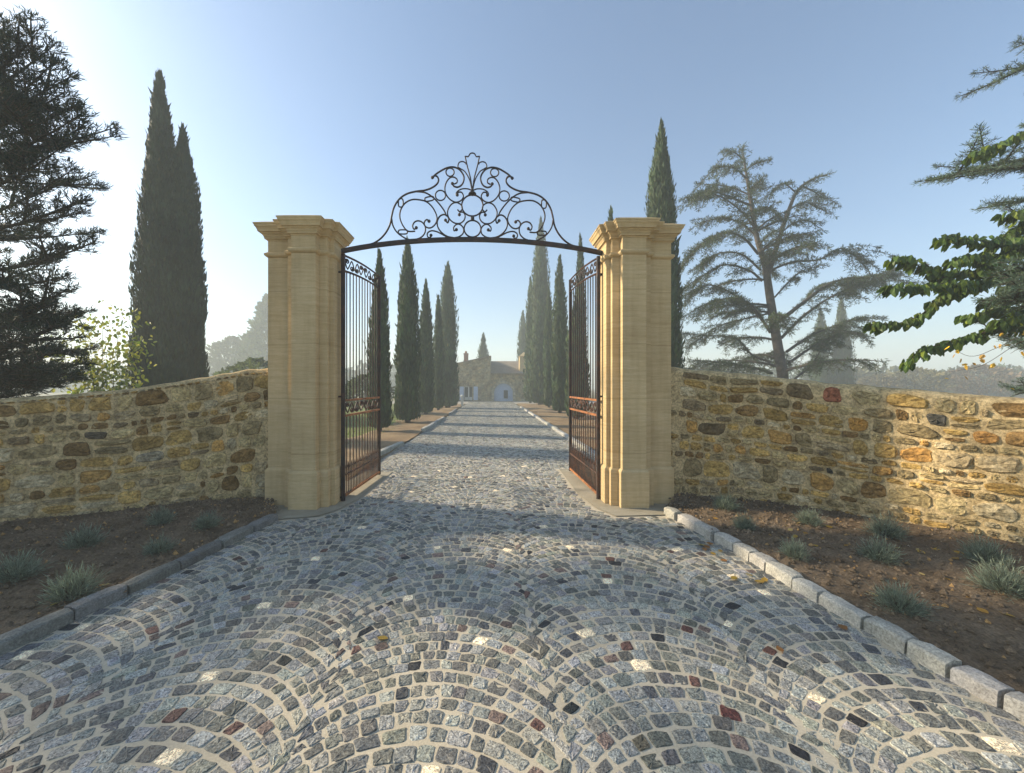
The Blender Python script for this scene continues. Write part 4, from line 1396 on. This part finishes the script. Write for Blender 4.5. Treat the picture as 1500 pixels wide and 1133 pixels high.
for bi, pxs in enumerate(BR):
    dep = rng.uniform(-0.45, 0.45)
    n = len(pxs)
    pl = spline(np.array([P(a, b_, YB + dep * i / (n - 1)) for i, (a, b_) in enumerate(pxs)]), 6)
    T.tube(pl, np.linspace(0.022 if n > 4 else 0.010, 0.004, len(pl)), 5, bk)
    s = arclen(pl)
    inframe = np.array([q[0] / q[1] * F + VX for q in pl])
    u = s[np.argmax(inframe < 1545)] if (inframe < 1545).any() else 0
    us = np.arange(u, s[-1], 0.024)
    us = np.concatenate([us, us + 0.01, us[us > s[-1] - 0.15] + 0.005])
    base = np.stack([np.interp(us, s, pl[:, i]) for i in range(3)], 1)
    k = len(us)
    tdir = np.stack([np.interp(us + 0.05, s, pl[:, i]) - np.interp(us - 0.05, s, pl[:, i]) for i in range(3)], 1)
    tdir /= np.linalg.norm(tdir, axis=1)[:, None] + 1e-9
    sd = np.cross(tdir, [0, 0, 1.0]) * rng.choice([-1, 1], k)[:, None]
    off = sd * rng.uniform(0.0, 0.10, k)[:, None] + np.stack([rng.normal(0, 0.012, k), rng.normal(0, 0.03, k), rng.uniform(-0.03, 0.05, k)], 1)
    down = tdir * rng.uniform(0.1, 0.75, k)[:, None] + sd * rng.uniform(0.1, 0.9, k)[:, None] + np.array([0, 0, -1.0]) * rng.uniform(0.45, 1.7, k)[:, None]
    out = np.array([0, 0, 1.0]) + sd * 0.8 + rng.normal(0, 0.35, (k, 3))
    size = rng.uniform(0.09, 0.175, k)
    g = np.array([0.058, 0.095, 0.022])
    col = g[None] * rng.uniform(0.6, 1.9, (k, 1)) * np.where(rng.random((k, 1)) < 0.22, np.array([[1.9, 1.5, 0.8]]), 1.0)
    V, fq, cc = leaf_blades(base + off, down, out, size, rng, col)
    Lf.add(V, fq, cc)
part(T, 'trunk', M['bark'], lt, smooth=True)
part(Lf, 'crown', M['leaf_broad'], lt)


def leafy_shrub(name, label, pts, Y, seed, base_xy, col, size, per, spread, cat='shrub', tcol=(0.09, 0.07, 0.05), rad=0.008):
    """Thin bare stems with loose leaves in autumn colour; pts: lists of pixel polylines."""
    rng = np.random.default_rng(seed)
    root = thing(name, label, cat, loc=(base_xy[0], base_xy[1], 0))
    T, Lf = MB(), MB()
    for pl in pts:
        dep = rng.uniform(-0.35, 0.35)
        n = len(pl)
        q = spline(np.array([P(a, b_, Y + dep * i / max(n - 1, 1)) for i, (a, b_) in enumerate(pl)]), 6)
        q = np.concatenate([[np.array([base_xy[0] + rng.normal(0, 0.1), base_xy[1], 0.0])], q]) if pl[0][1] > 500 and name == 'autumn_shrub' else q
        T.tube(q, np.linspace(rad, rad * 0.3, len(q)), 4, tcol)
        s = arclen(q)
        lo = 0.35 if name == 'autumn_shrub' else 0.25
        us = rng.uniform(lo * s[-1], s[-1], per)
        b_ = np.stack([np.interp(us, s, q[:, i]) for i in range(3)], 1) + rng.normal(0, spread, (per, 3))
        down = rng.normal(0, 0.6, (per, 3)) + np.array([0, 0, -0.7])
        out = rng.normal(0, 0.7, (per, 3)) + np.array([0, -0.3, 0.8])
        cc = np.array(col)[rng.integers(0, len(col), per)] * rng.uniform(0.7, 1.3, (per, 1))
        V, f, c4 = leaf_blades(b_, down, out, size * rng.uniform(0.6, 1.3, per), rng, cc)
        Lf.add(V, f, c4)
    part(T, 'stem', M['bark'], root, smooth=True)
    part(Lf, 'foliage', M['leaf_broad'], root)
    return root


leafy_shrub('autumn_shrub', 'yellow leaved bush glowing between the black conifer and the cypresses over the left wall',
            [[(140, 575), (120, 520), (100, 480), (85, 462)], [(150, 575), (150, 500), (150, 470), (140, 455)], [(165, 575), (170, 510), (180, 470), (176, 447)], [(180, 575), (190, 520), (200, 480), (205, 460)],
             [(130, 575), (110, 545), (80, 530), (70, 500)], [(160, 575), (140, 540), (115, 520), (95, 515)], [(170, 575), (160, 545), (165, 520), (150, 510)], [(190, 575), (185, 550), (180, 530), (195, 510)],
             [(150, 575), (135, 560), (100, 560), (85, 545)], [(185, 575), (200, 550), (205, 530), (210, 500)], [(140, 575), (125, 500), (135, 480), (118, 462)]],
            9.5, 3, ((150 - VX) * 9.5 / F, 9.5), [(0.30, 0.30, 0.05), (0.22, 0.26, 0.05), (0.13, 0.18, 0.04), (0.36, 0.33, 0.09)], 0.11, 110, 0.15)
leafy_shrub('sapling', 'thin twiggy sapling with yellow leaves in front of the right edge conifer',
            [[(1600, 560), (1540, 500), (1500, 492), (1460, 510), (1420, 522), (1380, 500)], [(1600, 560), (1540, 510), (1500, 500), (1440, 535), (1390, 545)], [(1600, 560), (1530, 490), (1495, 480), (1470, 495)],
             [(1600, 560), (1540, 520), (1500, 510), (1480, 518)], [(1600, 580), (1540, 570), (1500, 575), (1470, 585)]],
            5.0, 4, ((1600 - VX) * 5.0 / F, 5.0), [(0.62, 0.42, 0.03), (0.55, 0.34, 0.04), (0.45, 0.28, 0.08)], 0.07, 13, 0.05, cat='sapling', rad=0.006)


# misty trees on the left and right horizon
def misty_tree(name, label, x, y, h, r, seed, col, n=3500, cone=True, group=None, cat='tree', sz=0.55):
    rng = np.random.default_rng(seed)
    root = thing(name, label, cat, group, (x, y, 0))
    t = rng.random(n) ** (1.1 if cone else 0.8)
    th = rng.uniform(0, 2 * PI, n)
    if cone:
        pr = (1 - t) ** 0.85 * (0.75 + 0.25 * np.sin(t * 40 + 2 * np.sin(th * 3 + seed))) + 0.03
    else:
        pr = np.sqrt(np.clip(1 - (2 * t - 0.9) ** 2, 0.02, 1))
    q = np.stack([np.cos(th) * 2, np.sin(th) * 2, t * 5], 1)
    pr = pr * (1 + 0.28 * fbm(q, seed, 3, 1.0))
    rad = np.sqrt(rng.uniform(0.2, 1, n)) * pr * r
    z0 = h * (0.08 if cone else 0.12)
    b_ = np.stack([np.cos(th) * rad, np.sin(th) * rad, z0 + t * (h - z0)], 1)
    out = np.stack([np.cos(th), np.sin(th), rng.normal(0.5, 0.4, n)], 1) + rng.normal(0, 0.4, (n, 3))
    L_ = sz * rng.uniform(0.6, 1.5, n)
    v, f = rhombi(b_, out, L_, L_ * 0.5, rng.normal(0, 1, (n, 3)), 0.5)
    c = np.array(col) * (rng.uniform(0.6, 1.4, n) * (1 + 0.25 * fbm(q, seed + 4, 3, 1.5)))[:, None]
    MB().add(v, f, np.clip(c, 0.01, 1)).build('crown', M['leaf_cedar'], root)
    MB().tube([(0, 0, -0.2), (0, 0, h * 0.3), (0, 0, h * 0.8)], [h * 0.03, h * 0.02, h * 0.005], 7, (0.09, 0.07, 0.06)).build('trunk', M['bark'], root)
    return root


Yq = 78
misty_tree('misty_conifer', 'tall pale conifer fading into the fog just left of the left pillar', (395 - VX) * Yq / F, Yq, CAM_H + (VY - 436) * Yq / F, 9.0, 31, (0.06, 0.08, 0.05), 9000, True, 'trees in the fog behind the left wall', sz=0.8)
misty_tree('misty_conifer', 'lower pale conifer in fog between the cypress pair and the tall pale one', (352 - VX) * Yq / F, Yq + 4, CAM_H + (VY - 490) * (Yq + 4) / F, 5.5, 32, (0.06, 0.08, 0.05), 5000, True, 'trees in the fog behind the left wall', sz=0.8)
misty_tree('misty_tree', 'round foggy treetop right beside the cypress pair', (312 - VX) * Yq / F, Yq + 6, CAM_H + (VY - 497) * (Yq + 6) / F, 5.0, 33, (0.08, 0.08, 0.06), 3500, False, 'trees in the fog behind the left wall', sz=0.8)
for k, (px_, pyt, rr, Yk, cc, lab_) in enumerate((
        (1340, 541, 3.4, 56, (0.16, 0.14, 0.06), 'olive brown round bush before the hazy wood over the right wall'),
        (1435, 537, 3.8, 57, (0.15, 0.11, 0.07), 'brownish round tree before the hazy wood near the leafy branches'),
        (1288, 551, 2.3, 56, (0.14, 0.12, 0.07), 'small tan bush before the hazy wood near the bluish cypresses'))):
    misty_tree('field_tree', lab_, (px_ - VX) * Yk / F, Yk, CAM_H + (VY - pyt) * Yk / F, rr, 60 + k, cc, 2600, False, 'bushes before the hazy wood', sz=0.4)
# the far wood reads as one mass
rng = np.random.default_rng(88)
mb = MB()
for k in range(150):
    Yk = rng.uniform(63, 80)
    x = rng.uniform(24, 125)
    h = rng.uniform(3.3, 5.3)
    n = 190
    t = rng.random(n)
    th = rng.uniform(0, 2 * PI, n)
    rr = h * 0.5 * np.sqrt(np.clip(1 - (1.7 * t - 0.75) ** 2, 0.03, 1)) * np.sqrt(rng.random(n))
    b_ = np.stack([x + np.cos(th) * rr, Yk + np.sin(th) * rr, t * h], 1)
    L_ = rng.uniform(0.4, 1.0, n)
    v, f = rhombi(b_, rng.normal(0, 1, (n, 3)) + [0, 0, 0.6], L_, L_ * 0.6, rng.normal(0, 1, (n, 3)), 0.5)
    mb.add(v, f, np.array([(0.055, 0.085, 0.05), (0.07, 0.095, 0.05), (0.10, 0.10, 0.055)][k % 3]) * rng.uniform(0.7, 1.3, (n, 1)))
tag(mb.build('woodland', M['leaf_cedar']), kind='stuff')
mb = MB()
for k in range(170):
    Yk = rng.uniform(100, 125)
    x = rng.uniform(-190, -8)
    h = rng.uniform(4, 8)
    n = 110
    t = rng.random(n); th = rng.uniform(0, 2 * PI, n)
    rr = h * 0.5 * np.sqrt(np.clip(1 - (1.7 * t - 0.75) ** 2, 0.03, 1)) * np.sqrt(rng.random(n))
    b_ = np.stack([x + np.cos(th) * rr, Yk + np.sin(th) * rr, t * h], 1)
    L_ = rng.uniform(0.8, 1.8, n)
    v, f = rhombi(b_, rng.normal(0, 1, (n, 3)) + [0, 0, 0.6], L_, L_ * 0.6, rng.normal(0, 1, (n, 3)), 0.5)
    mb.add(v, f, np.array((0.06, 0.08, 0.05)) * rng.uniform(0.7, 1.3, (n, 1)))
tag(mb.build('woodland', M['leaf_cedar']), kind='stuff')

# hedge-like planting beside the lawn, seen through the left gate leaf
rng = np.random.default_rng(23)
n = 9000
gx, gy = rng.uniform(-12, -3.6, n), rng.uniform(7.5, 26, n)
v, f = rhombi(np.stack([gx, gy, np.zeros(n)], 1), rng.normal(0, 0.35, (n, 3)) + [0, 0, 1], rng.uniform(0.04, 0.11, n), np.full(n, 0.018), rng.normal(0, 1, (n, 3)), 0.3)
tag(MB().add(v, f, np.array((0.13, 0.19, 0.045)) * rng.uniform(0.6, 1.4, (n, 1))).build('grass', M['grass']), kind='stuff')
for k, (x, y, h, r, lab_) in enumerate(((-8.2, 17.5, 2.0, 1.3, 'grey green rounded shrub on the lawn, nearest behind the left gate leaf'), (-7.6, 24.0, 2.2, 1.4, 'pale round shrub on the lawn behind the left cypress row'), (-12.5, 21.0, 3.0, 1.8, 'larger shrub on the lawn seen through the left gate bars'))):
    misty_tree('garden_shrub', lab_, x, y, h, r, 70 + k, (0.10, 0.12, 0.07), 2600, False, 'shrubs on the lawn', cat='shrub', sz=0.22)

# ------------------------------------------------------------------ lavender plants
def lavender_mesh(wd, ht, seed):
    rng = np.random.default_rng(seed)
    n = 620
    th = rng.uniform(0, 2 * PI, n)
    el = np.arccos(rng.uniform(0.02, 1, n))
    d = np.stack([np.sin(el) * np.cos(th) * wd / 2, np.sin(el) * np.sin(th) * wd / 2, np.cos(el) * ht], 1)
    d *= rng.uniform(0.75, 1.12, n)[:, None]
    mb = MB()
    fr = rng.uniform(0.15, 0.7, n)
    base = d * fr[:, None] * 0.9 + rng.normal(0, 0.008, (n, 3))
    base[:, 2] = np.maximum(base[:, 2], 0)
    dirn = d / np.linalg.norm(d, axis=1)[:, None] + rng.normal(0, 0.28, (n, 3)) + [0, 0, 0.45]
    L_ = np.linalg.norm(d, axis=1) * rng.uniform(0.25, 0.5, n)
    # each stem: several narrow leaves
    for k in range(4):
        off = dirn / np.linalg.norm(dirn, axis=1)[:, None] * (L_ * k * 0.27)[:, None]
        dd = dirn + rng.normal(0, 0.42, (n, 3))
        v, f = rhombi(base + off, dd, L_ * rng.uniform(0.5, 0.85, n), rng.uniform(0.006, 0.011, n), rng.normal(0, 1, (n, 3)), 0.5)
        mb.add(v, f, np.array((0.21, 0.255, 0.195)) * rng.uniform(0.55, 1.35, (n, 1)) * (0.75 + 0.13 * k))
    return mb


LV = []
for k in range(4):
    o = lavender_mesh(1.0, 0.55, 200 + k).build('lavender_foliage_source', M['leaf_lavender'])
    LV.append(o.data)
    bpy.data.objects.remove(o)
lav = [  # px, base py, width px, bed, label
    (1062, 749, 38, 'R', 'small lavender plant right beside the sunlit pillar, close under the wall'),
    (1090, 774, 36, 'R', 'small lavender plant nearest the gate end of the right kerb'),
    (1185, 771, 38, 'R', 'lavender tuft among yellow leaves under the middle of the right wall'),
    (1163, 818, 42, 'R', 'lavender plant standing alone midway along the right kerb'),
    (1297, 792, 52, 'R', 'rear plant of the touching lavender pair in the right bed'),
    (1288, 820, 54, 'R', 'front plant of the touching lavender pair in the right bed'),
    (1316, 893, 66, 'R', 'bushy lavender plant closest to the camera side kerb of the right bed'),
    (1442, 827, 58, 'R', 'lavender plant close against the brightest sunlit stretch of wall'),
    (1470, 868, 78, 'R', 'widest lavender plant at the right edge of the picture'),
    (1530, 885, 50, 'R', 'lavender plant cut off by the right picture edge'),
    (22, 852, 66, 'L', 'dark lavender clump at the left picture edge'),
    (122, 802, 52, 'L', 'shaded lavender plant near the wall, third from the left pillar'),
    (232, 808, 42, 'L', 'lavender plant in the middle of the shaded bed'),
    (236, 770, 38, 'L', 'dim lavender plant tight under the shaded wall'),
    (303, 776, 38, 'L', 'small lavender plant in the shaded bed nearest the left pillar'),
    (105, 872, 72, 'L', 'spreading lavender plant beside the left kerb'),
]
for k, (px_, py_, wp, side, lab_) in enumerate(lav):
    B = BRp if side == 'R' else BLp
    g = G(px_, py_ - 3, 0.085)
    z = ground_z(g, B)
    wd = wp * g[1] / F * 1.12
    root = thing('lavender_plant', lab_, 'lavender', 'young lavender plants in the two beds', (g[0], g[1], z - 0.01))
    fo = bpy.data.objects.new('foliage', LV[k % 4])
    COL.objects.link(fo)
    fo.parent = root
    fo.scale = (wd, wd, wd * 1.02)
    fo.rotation_euler = (0, 0, k * 1.7)
    st = MB()
    for a in range(5):
        an = a * 1.3 + k
        st.tube([(0, 0, -0.03), (math.cos(an) * wd * 0.1, math.sin(an) * wd * 0.1, wd * 0.14), (math.cos(an) * wd * 0.22, math.sin(an) * wd * 0.22, wd * 0.32)], [0.006, 0.005, 0.002], 4, (0.12, 0.10, 0.07))
    st.build('stem', M['bark'], root)

# ------------------------------------------------------------------ fallen leaves
def leaf_obj(x, y, z, size, rot, tilt, col, label, group):
    rng = np.random.default_rng(int(abs(x * 1000) + abs(y * 100)))
    n = 7
    t = np.linspace(0, 1, n)
    wv = np.sin(PI * t ** 0.8) * 0.33
    curl = 0.25 * (t - 0.5) ** 2 * rng.uniform(0.3, 1.2)
    V = []
    for i in range(n):
        V += [(t[i] - 0.5, -wv[i], curl[i] + 0.10 * wv[i]), (t[i] - 0.5, 0, curl[i]), (t[i] - 0.5, wv[i], curl[i] + 0.16 * wv[i])]
    f = [(i * 3 + j, (i + 1) * 3 + j, (i + 1) * 3 + j + 1, i * 3 + j + 1) for i in range(n - 1) for j in (0, 1)]
    mb = MB().add(np.array(V) * size, np.array(f), col)
    mb.tube([(-0.5 * size, 0, curl[0] * size), (-0.75 * size, 0.05 * size, curl[0] * size + 0.01 * size)], 0.0015, 4, np.array(col) * 0.7)
    o = mb.build('fallen_leaf', M['leaf_broad'], smooth=True)
    o.location = (x, y, z)
    o.rotation_euler = (tilt, tilt * 0.5, rot)
    tag(o, label, 'leaf', group)


rng = np.random.default_rng(77)
for px_, py_ in ((900, 0),):
    pass
soil_leaves = [(1170, 767), (1180, 781), (1158, 776), (1215, 775), (1165, 785), (1128, 781), (1262, 808), (1311, 812), (1315, 806), (1343, 806), (1372, 808), (1350, 812), (1386, 843), (1280, 866), (1420, 873), (1440, 899), (1466, 829), (1035, 742), (1042, 748), (1048, 757), (1400, 820), (1405, 812), (1350, 838), (1240, 800), (1205, 790), (1478, 905), (1152, 770), (1195, 800)]
for px_, py_ in soil_leaves:
    g = G(px_, py_, 0.085)
    z = ground_z(g, BRp)
    leaf_obj(g[0], g[1], z + 0.006, rng.uniform(0.04, 0.075), rng.uniform(0, 6), rng.normal(0, 0.15), np.array([(0.50, 0.33, 0.06), (0.42, 0.24, 0.05), (0.48, 0.38, 0.16)][rng.integers(3)]) * rng.uniform(0.8, 1.1),
             'yellow fallen leaf lying on the brown soil among the lavender of the right bed', 'fallen leaves on the right bed')
for px_, py_ in ((1098, 843), (1112, 853), (1120, 850), (1075, 848), (1235, 920), (1032, 805), (1036, 802), (1045, 812), (1060, 822), (1040, 797), (1028, 799), (1055, 808), (1142, 952), (561, 936)):
    g = G(px_, py_, 0.008)
    leaf_obj(g[0], g[1], 0.012, rng.uniform(0.05, 0.085), rng.uniform(0, 6), rng.normal(0, 0.12), np.array([(0.36, 0.25, 0.05), (0.32, 0.15, 0.05), (0.45, 0.28, 0.05)][rng.integers(3)]),
             'yellowish fallen leaf lying on the grey cobbles near the right kerb' if px_ > 700 else 'single tiny yellow leaf on the cobbles at the middle of the foreground', 'fallen leaves on the cobbles')
for px_, py_ in ((80, 880), (154, 850)):
    g = G(px_, py_, 0.085)
    leaf_obj(g[0], g[1], ground_z(g, BLp) + 0.008, 0.06, px_, 0.1, (0.40, 0.30, 0.07), 'small yellow fallen leaf on the dark soil of the shaded left bed', 'fallen leaves on the left bed')

# ------------------------------------------------------------------ the stone house at the end of the drive
YH = 43.0
hs = YH / F
HX = lambda px_: (px_ - VX) * hs
HZ = lambda py_: CAM_H - (py_ - VY) * hs
house = thing('stone_house', 'low stone farmhouse with pale blue arched door at the end of the drive', 'house', loc=(HX(740), YH, 0))


def stone_wall_panel(poly, y0, y1, seed, holes=()):
    """Masonry slab whose front is divided into irregular stones by colour; poly in (x,z) is a quad list along x."""
    rng = np.random.default_rng(seed)
    mb = MB()
    (xa, za), (xb, zb) = poly
    nx = int((xb - xa) / 0.32)
    xs = np.linspace(xa, xb, nx + 1)
    for i in range(nx):
        zt0, zt1 = np.interp(xs[i], [xa, xb], [za, zb]), np.interp(xs[i + 1], [xa, xb], [za, zb])
        nz = int(max(zt0, zt1) / 0.22)
        for j in range(nz):
            k0, k1 = j / nz, (j + 1) / nz
            xm, zm = (xs[i] + xs[i + 1]) / 2, (k0 + k1) / 2 * (zt0 + zt1) / 2
            if any(h(xm, zm) for h in holes):
                continue
            o = rng.uniform(-0.02, 0.0)
            c = PAL[rng.choice(len(PAL), p=PW / PW.sum())] * 0.35 + np.array((0.30, 0.265, 0.19)) * 0.65
            mb.add([(xs[i], y0 + o, k0 * zt0), (xs[i + 1], y0 + o, k0 * zt1), (xs[i + 1], y0 + o, k1 * zt1), (xs[i], y0 + o, k1 * zt0)], np.array([(0, 1, 2, 3)]), c * rng.uniform(0.8, 1.15))
    # body behind the face
    V = [(xa, y0 + 0.3, 0), (xb, y0 + 0.3, 0), (xb, y0 + 0.3, zb), (xa, y0 + 0.3, za), (xa, y1, 0), (xb, y1, 0), (xb, y1, zb), (xa, y1, za)]
    mb.add(V, np.array([(0, 1, 2, 3), (4, 7, 6, 5), (0, 4, 5, 1), (1, 5, 6, 2), (3, 2, 6, 7), (0, 3, 7, 4)]), (0.28, 0.245, 0.18))
    V = [(xa, y0, 0), (xa, y0 + 0.3, 0), (xa, y0 + 0.3, za), (xa, y0, za), (xb, y0, 0), (xb, y0 + 0.3, 0), (xb, y0 + 0.3, zb), (xb, y0, zb)]
    mb.add(V, np.array([(0, 1, 2, 3), (4, 7, 6, 5), (3, 2, 6, 7)]), (0.28, 0.245, 0.18))
    return mb


wx0, wx1, wz0, wz1 = HX(680), HX(693), 0.16, HZ(566)
dcx, dr, dz = HX(737.5), 1.05, 0.92
win = lambda x, z: wx0 < x < wx1 and z < wz1 - 0.05
arch = lambda x, z: abs(x - dcx) < dr + 0.17 and (z < dz or (x - dcx) ** 2 + (z - dz) ** 2 < (dr + 0.15) ** 2)
part(stone_wall_panel([(HX(620), HZ(544)), (HX(718.5), HZ(522.5))], YH, YH + 7, 1, (win,)), 'wall', M['house_stone'], house)
part(stone_wall_panel([(HX(718.7), HZ(547)), (HX(800), HZ(547))], YH + 0.12, YH + 6, 2, (arch,)), 'wall', M['house_stone'], house)
# roof of the lower range, with tile rolls
mb = MB()
rx0, rx1 = HX(718.7), HX(802)
nt_ = int((rx1 - rx0) / 0.11)
xs = np.linspace(rx0, rx1, nt_ * 4 + 1)
wave = 0.035 * np.abs(np.sin(np.linspace(0, nt_ * PI, nt_ * 4 + 1)))
V = []
for (yy, zz) in ((YH - 0.25, HZ(547.5)), (YH + 2.0, HZ(540) + 0.15), (YH + 5.0, HZ(531) + 0.42)):
    V += [(x, yy, zz + wv) for x, wv in zip(xs, wave)]
nn = len(xs)
mb.add(V, np.array([(j * nn + i, j * nn + i + 1, (j + 1) * nn + i + 1, (j + 1) * nn + i) for j in range(2) for i in range(nn - 1)]))
mb.box((rx0, YH - 0.2, HZ(547.5) - 0.09), (rx1, YH + 5.9, HZ(547.5) - 0.03))
part(mb, 'roof', M['roof'], house)
# verge tiles on the gable range
mb = MB()
xs = np.linspace(HX(619), HX(719.5), 40)
for i in range(39):
    za, zb_ = (np.interp(x, [HX(620), HX(718.5)], [HZ(544), HZ(522.5)]) + 0.02 for x in (xs[i], xs[i + 1]))
    V = [(xs[i], YH - 0.12, za), (xs[i + 1], YH - 0.12, zb_), (xs[i + 1], YH + 7.1, zb_), (xs[i], YH + 7.1, za)]
    mb.add([*V, *[(a, b_, c_ + 0.07) for a, b_, c_ in V]], np.array([(0, 3, 2, 1), (4, 5, 6, 7), (0, 1, 5, 4), (1, 2, 6, 5), (2, 3, 7, 6), (3, 0, 4, 7)]))
part(mb, 'roof', M['roof'], house)
# chimneys
c1 = part(MB().box((HX(677.5), YH + 2, HZ(540)), (HX(684), YH + 2.6, HZ(517))).box((HX(677), YH + 1.95, HZ(516.9)), (HX(684.5), YH + 2.65, HZ(515.5))), 'chimney', M['brick'], house)
mb = MB().tube([(HX(680.5), YH + 2.3, HZ(515.4)), (HX(680.5), YH + 2.3, HZ(512))], [0.14, 0.11], 8)
part(mb, 'chimney_pot', M['brick'], c1).location = (0, 0, 0)
# paler side tower
mb = MB().box((HX(761.5), YH + 0.4, HZ(560)), (HX(775), YH + 1.6, HZ(522)))
xa, xb = HX(761.5) - 0.08, HX(775) + 0.08
xm = (xa + xb) / 2
mb.add([(xa, YH + 0.3, HZ(521.9)), (xb, YH + 0.3, HZ(521.9)), (xb, YH + 1.7, HZ(521.9)), (xa, YH + 1.7, HZ(521.9)), (xm, YH + 1.0, HZ(515))], [(0, 1, 4), (1, 2, 4), (2, 3, 4), (3, 0, 4), (3, 2, 1, 0)])
part(mb, 'turret', M['limestone'], house)
# window with shutters
wn = part(MB().box((wx0 - 0.02, YH + 0.16, 0.05), (wx1 + 0.02, YH + 0.20, wz1)), 'window', M['dark_glass'], house)
mb = MB()
xm = (wx0 + wx1) / 2
for xa, xb, za, zb_ in ((wx0, wx0 + 0.06, 0.1, wz1), (wx1 - 0.06, wx1, 0.1, wz1), (xm - 0.06, xm + 0.06, 0.1, wz1), (wx0, wx1, wz1 - 0.1, wz1), (wx0, wx1, 0.1, 0.45)):
    mb.box((xa, YH + 0.10, za), (xb, YH + 0.15, zb_))
part(mb, 'window_frame', M['trim_white'], wn).location = (0, 0, 0)
for xa, xb in ((HX(673.2), HX(679.5)), (HX(693.8), HX(700))):
    mb = MB().box((xa, YH - 0.09, 0.12), (xb, YH - 0.045, HZ(566.5)))
    for z in (0.4, 1.3):
        mb.box((xa + 0.02, YH - 0.115, z), (xb - 0.02, YH - 0.092, z + 0.1))
    part(mb, 'shutter', M['blue_paint'], house)
# arched door
an = np.linspace(0, PI, 25)
ring = [(dcx - dr - 0.05, 0.0)] + [(dcx - (dr + 0.05) * math.cos(a), dz + (dr + 0.05) * math.sin(a)) for a in an] + [(dcx + dr + 0.05, 0.0)]
mb = MB().add([(x, YH + 0.26, z) for x, z in ring], [tuple(range(len(ring)))])
for k in range(1, 10):
    x = dcx - dr + 2 * dr * k / 10
    zt = dz + math.sqrt(max(dr ** 2 - (x - dcx) ** 2, 0)) - 0.03
    mb.box((x - 0.012, YH + 0.235, 0.02), (x + 0.012, YH + 0.258, zt))
door = part(mb, 'door', M['blue_paint'], house)
px0, px1 = HX(738), HX(744)
part(MB().box((px0, YH + 0.18, 0.30), (px1, YH + 0.225, HZ(572))), 'door_pane', M['dark_glass'], door).location = (0, 0, 0)
mb = MB()
for i in range(24):
    a0, a1 = an[i], an[i + 1]
    for r0_, r1_ in ((dr - 0.03, dr + 0.25),):
        V = [(dcx - r * math.cos(a), y, dz + r * math.sin(a)) for y in (YH + 0.06, YH + 0.2) for r, a in ((r0_, a0), (r0_, a1), (r1_, a1), (r1_, a0))]
        mb.add(V, np.array([(0, 1, 2, 3), (4, 7, 6, 5), (0, 4, 5, 1), (2, 6, 7, 3)]), np.array((0.42, 0.38, 0.29)) * (0.85 + 0.3 * ((i * 7) % 5) / 5))
for sx in (-1, 1):
    for j in range(4):
        x0, x1 = sorted((dcx + sx * (dr - 0.03), dcx + sx * (dr + 0.25)))
        mb.box((x0, YH + 0.06, j * dz / 4 + 0.005), (x1, YH + 0.2, (j + 1) * dz / 4 - 0.005), np.array((0.42, 0.38, 0.29)) * (0.85 + 0.3 * ((j * 3) % 5) / 5))
part(mb, 'door_surround', M['house_stone'], house)

# small white post by the last cypress of the left row
po = thing('marker_post', 'short white post at the drive edge near the house', 'post', loc=tuple(G(677, 595)))
pb = G(677, 595)
part(MB().box((pb[0] - 0.09, pb[1] - 0.09, -0.05), (pb[0] + 0.09, pb[1] + 0.09, 0.78)), 'shaft', M['trim_white'], po)
part(MB().tube([(pb[0], pb[1], 0.781), (pb[0], pb[1], 0.84), (pb[0], pb[1], 0.93)], [0.15, 0.15, 0.03], 8), 'cap', M['trim_white'], po)
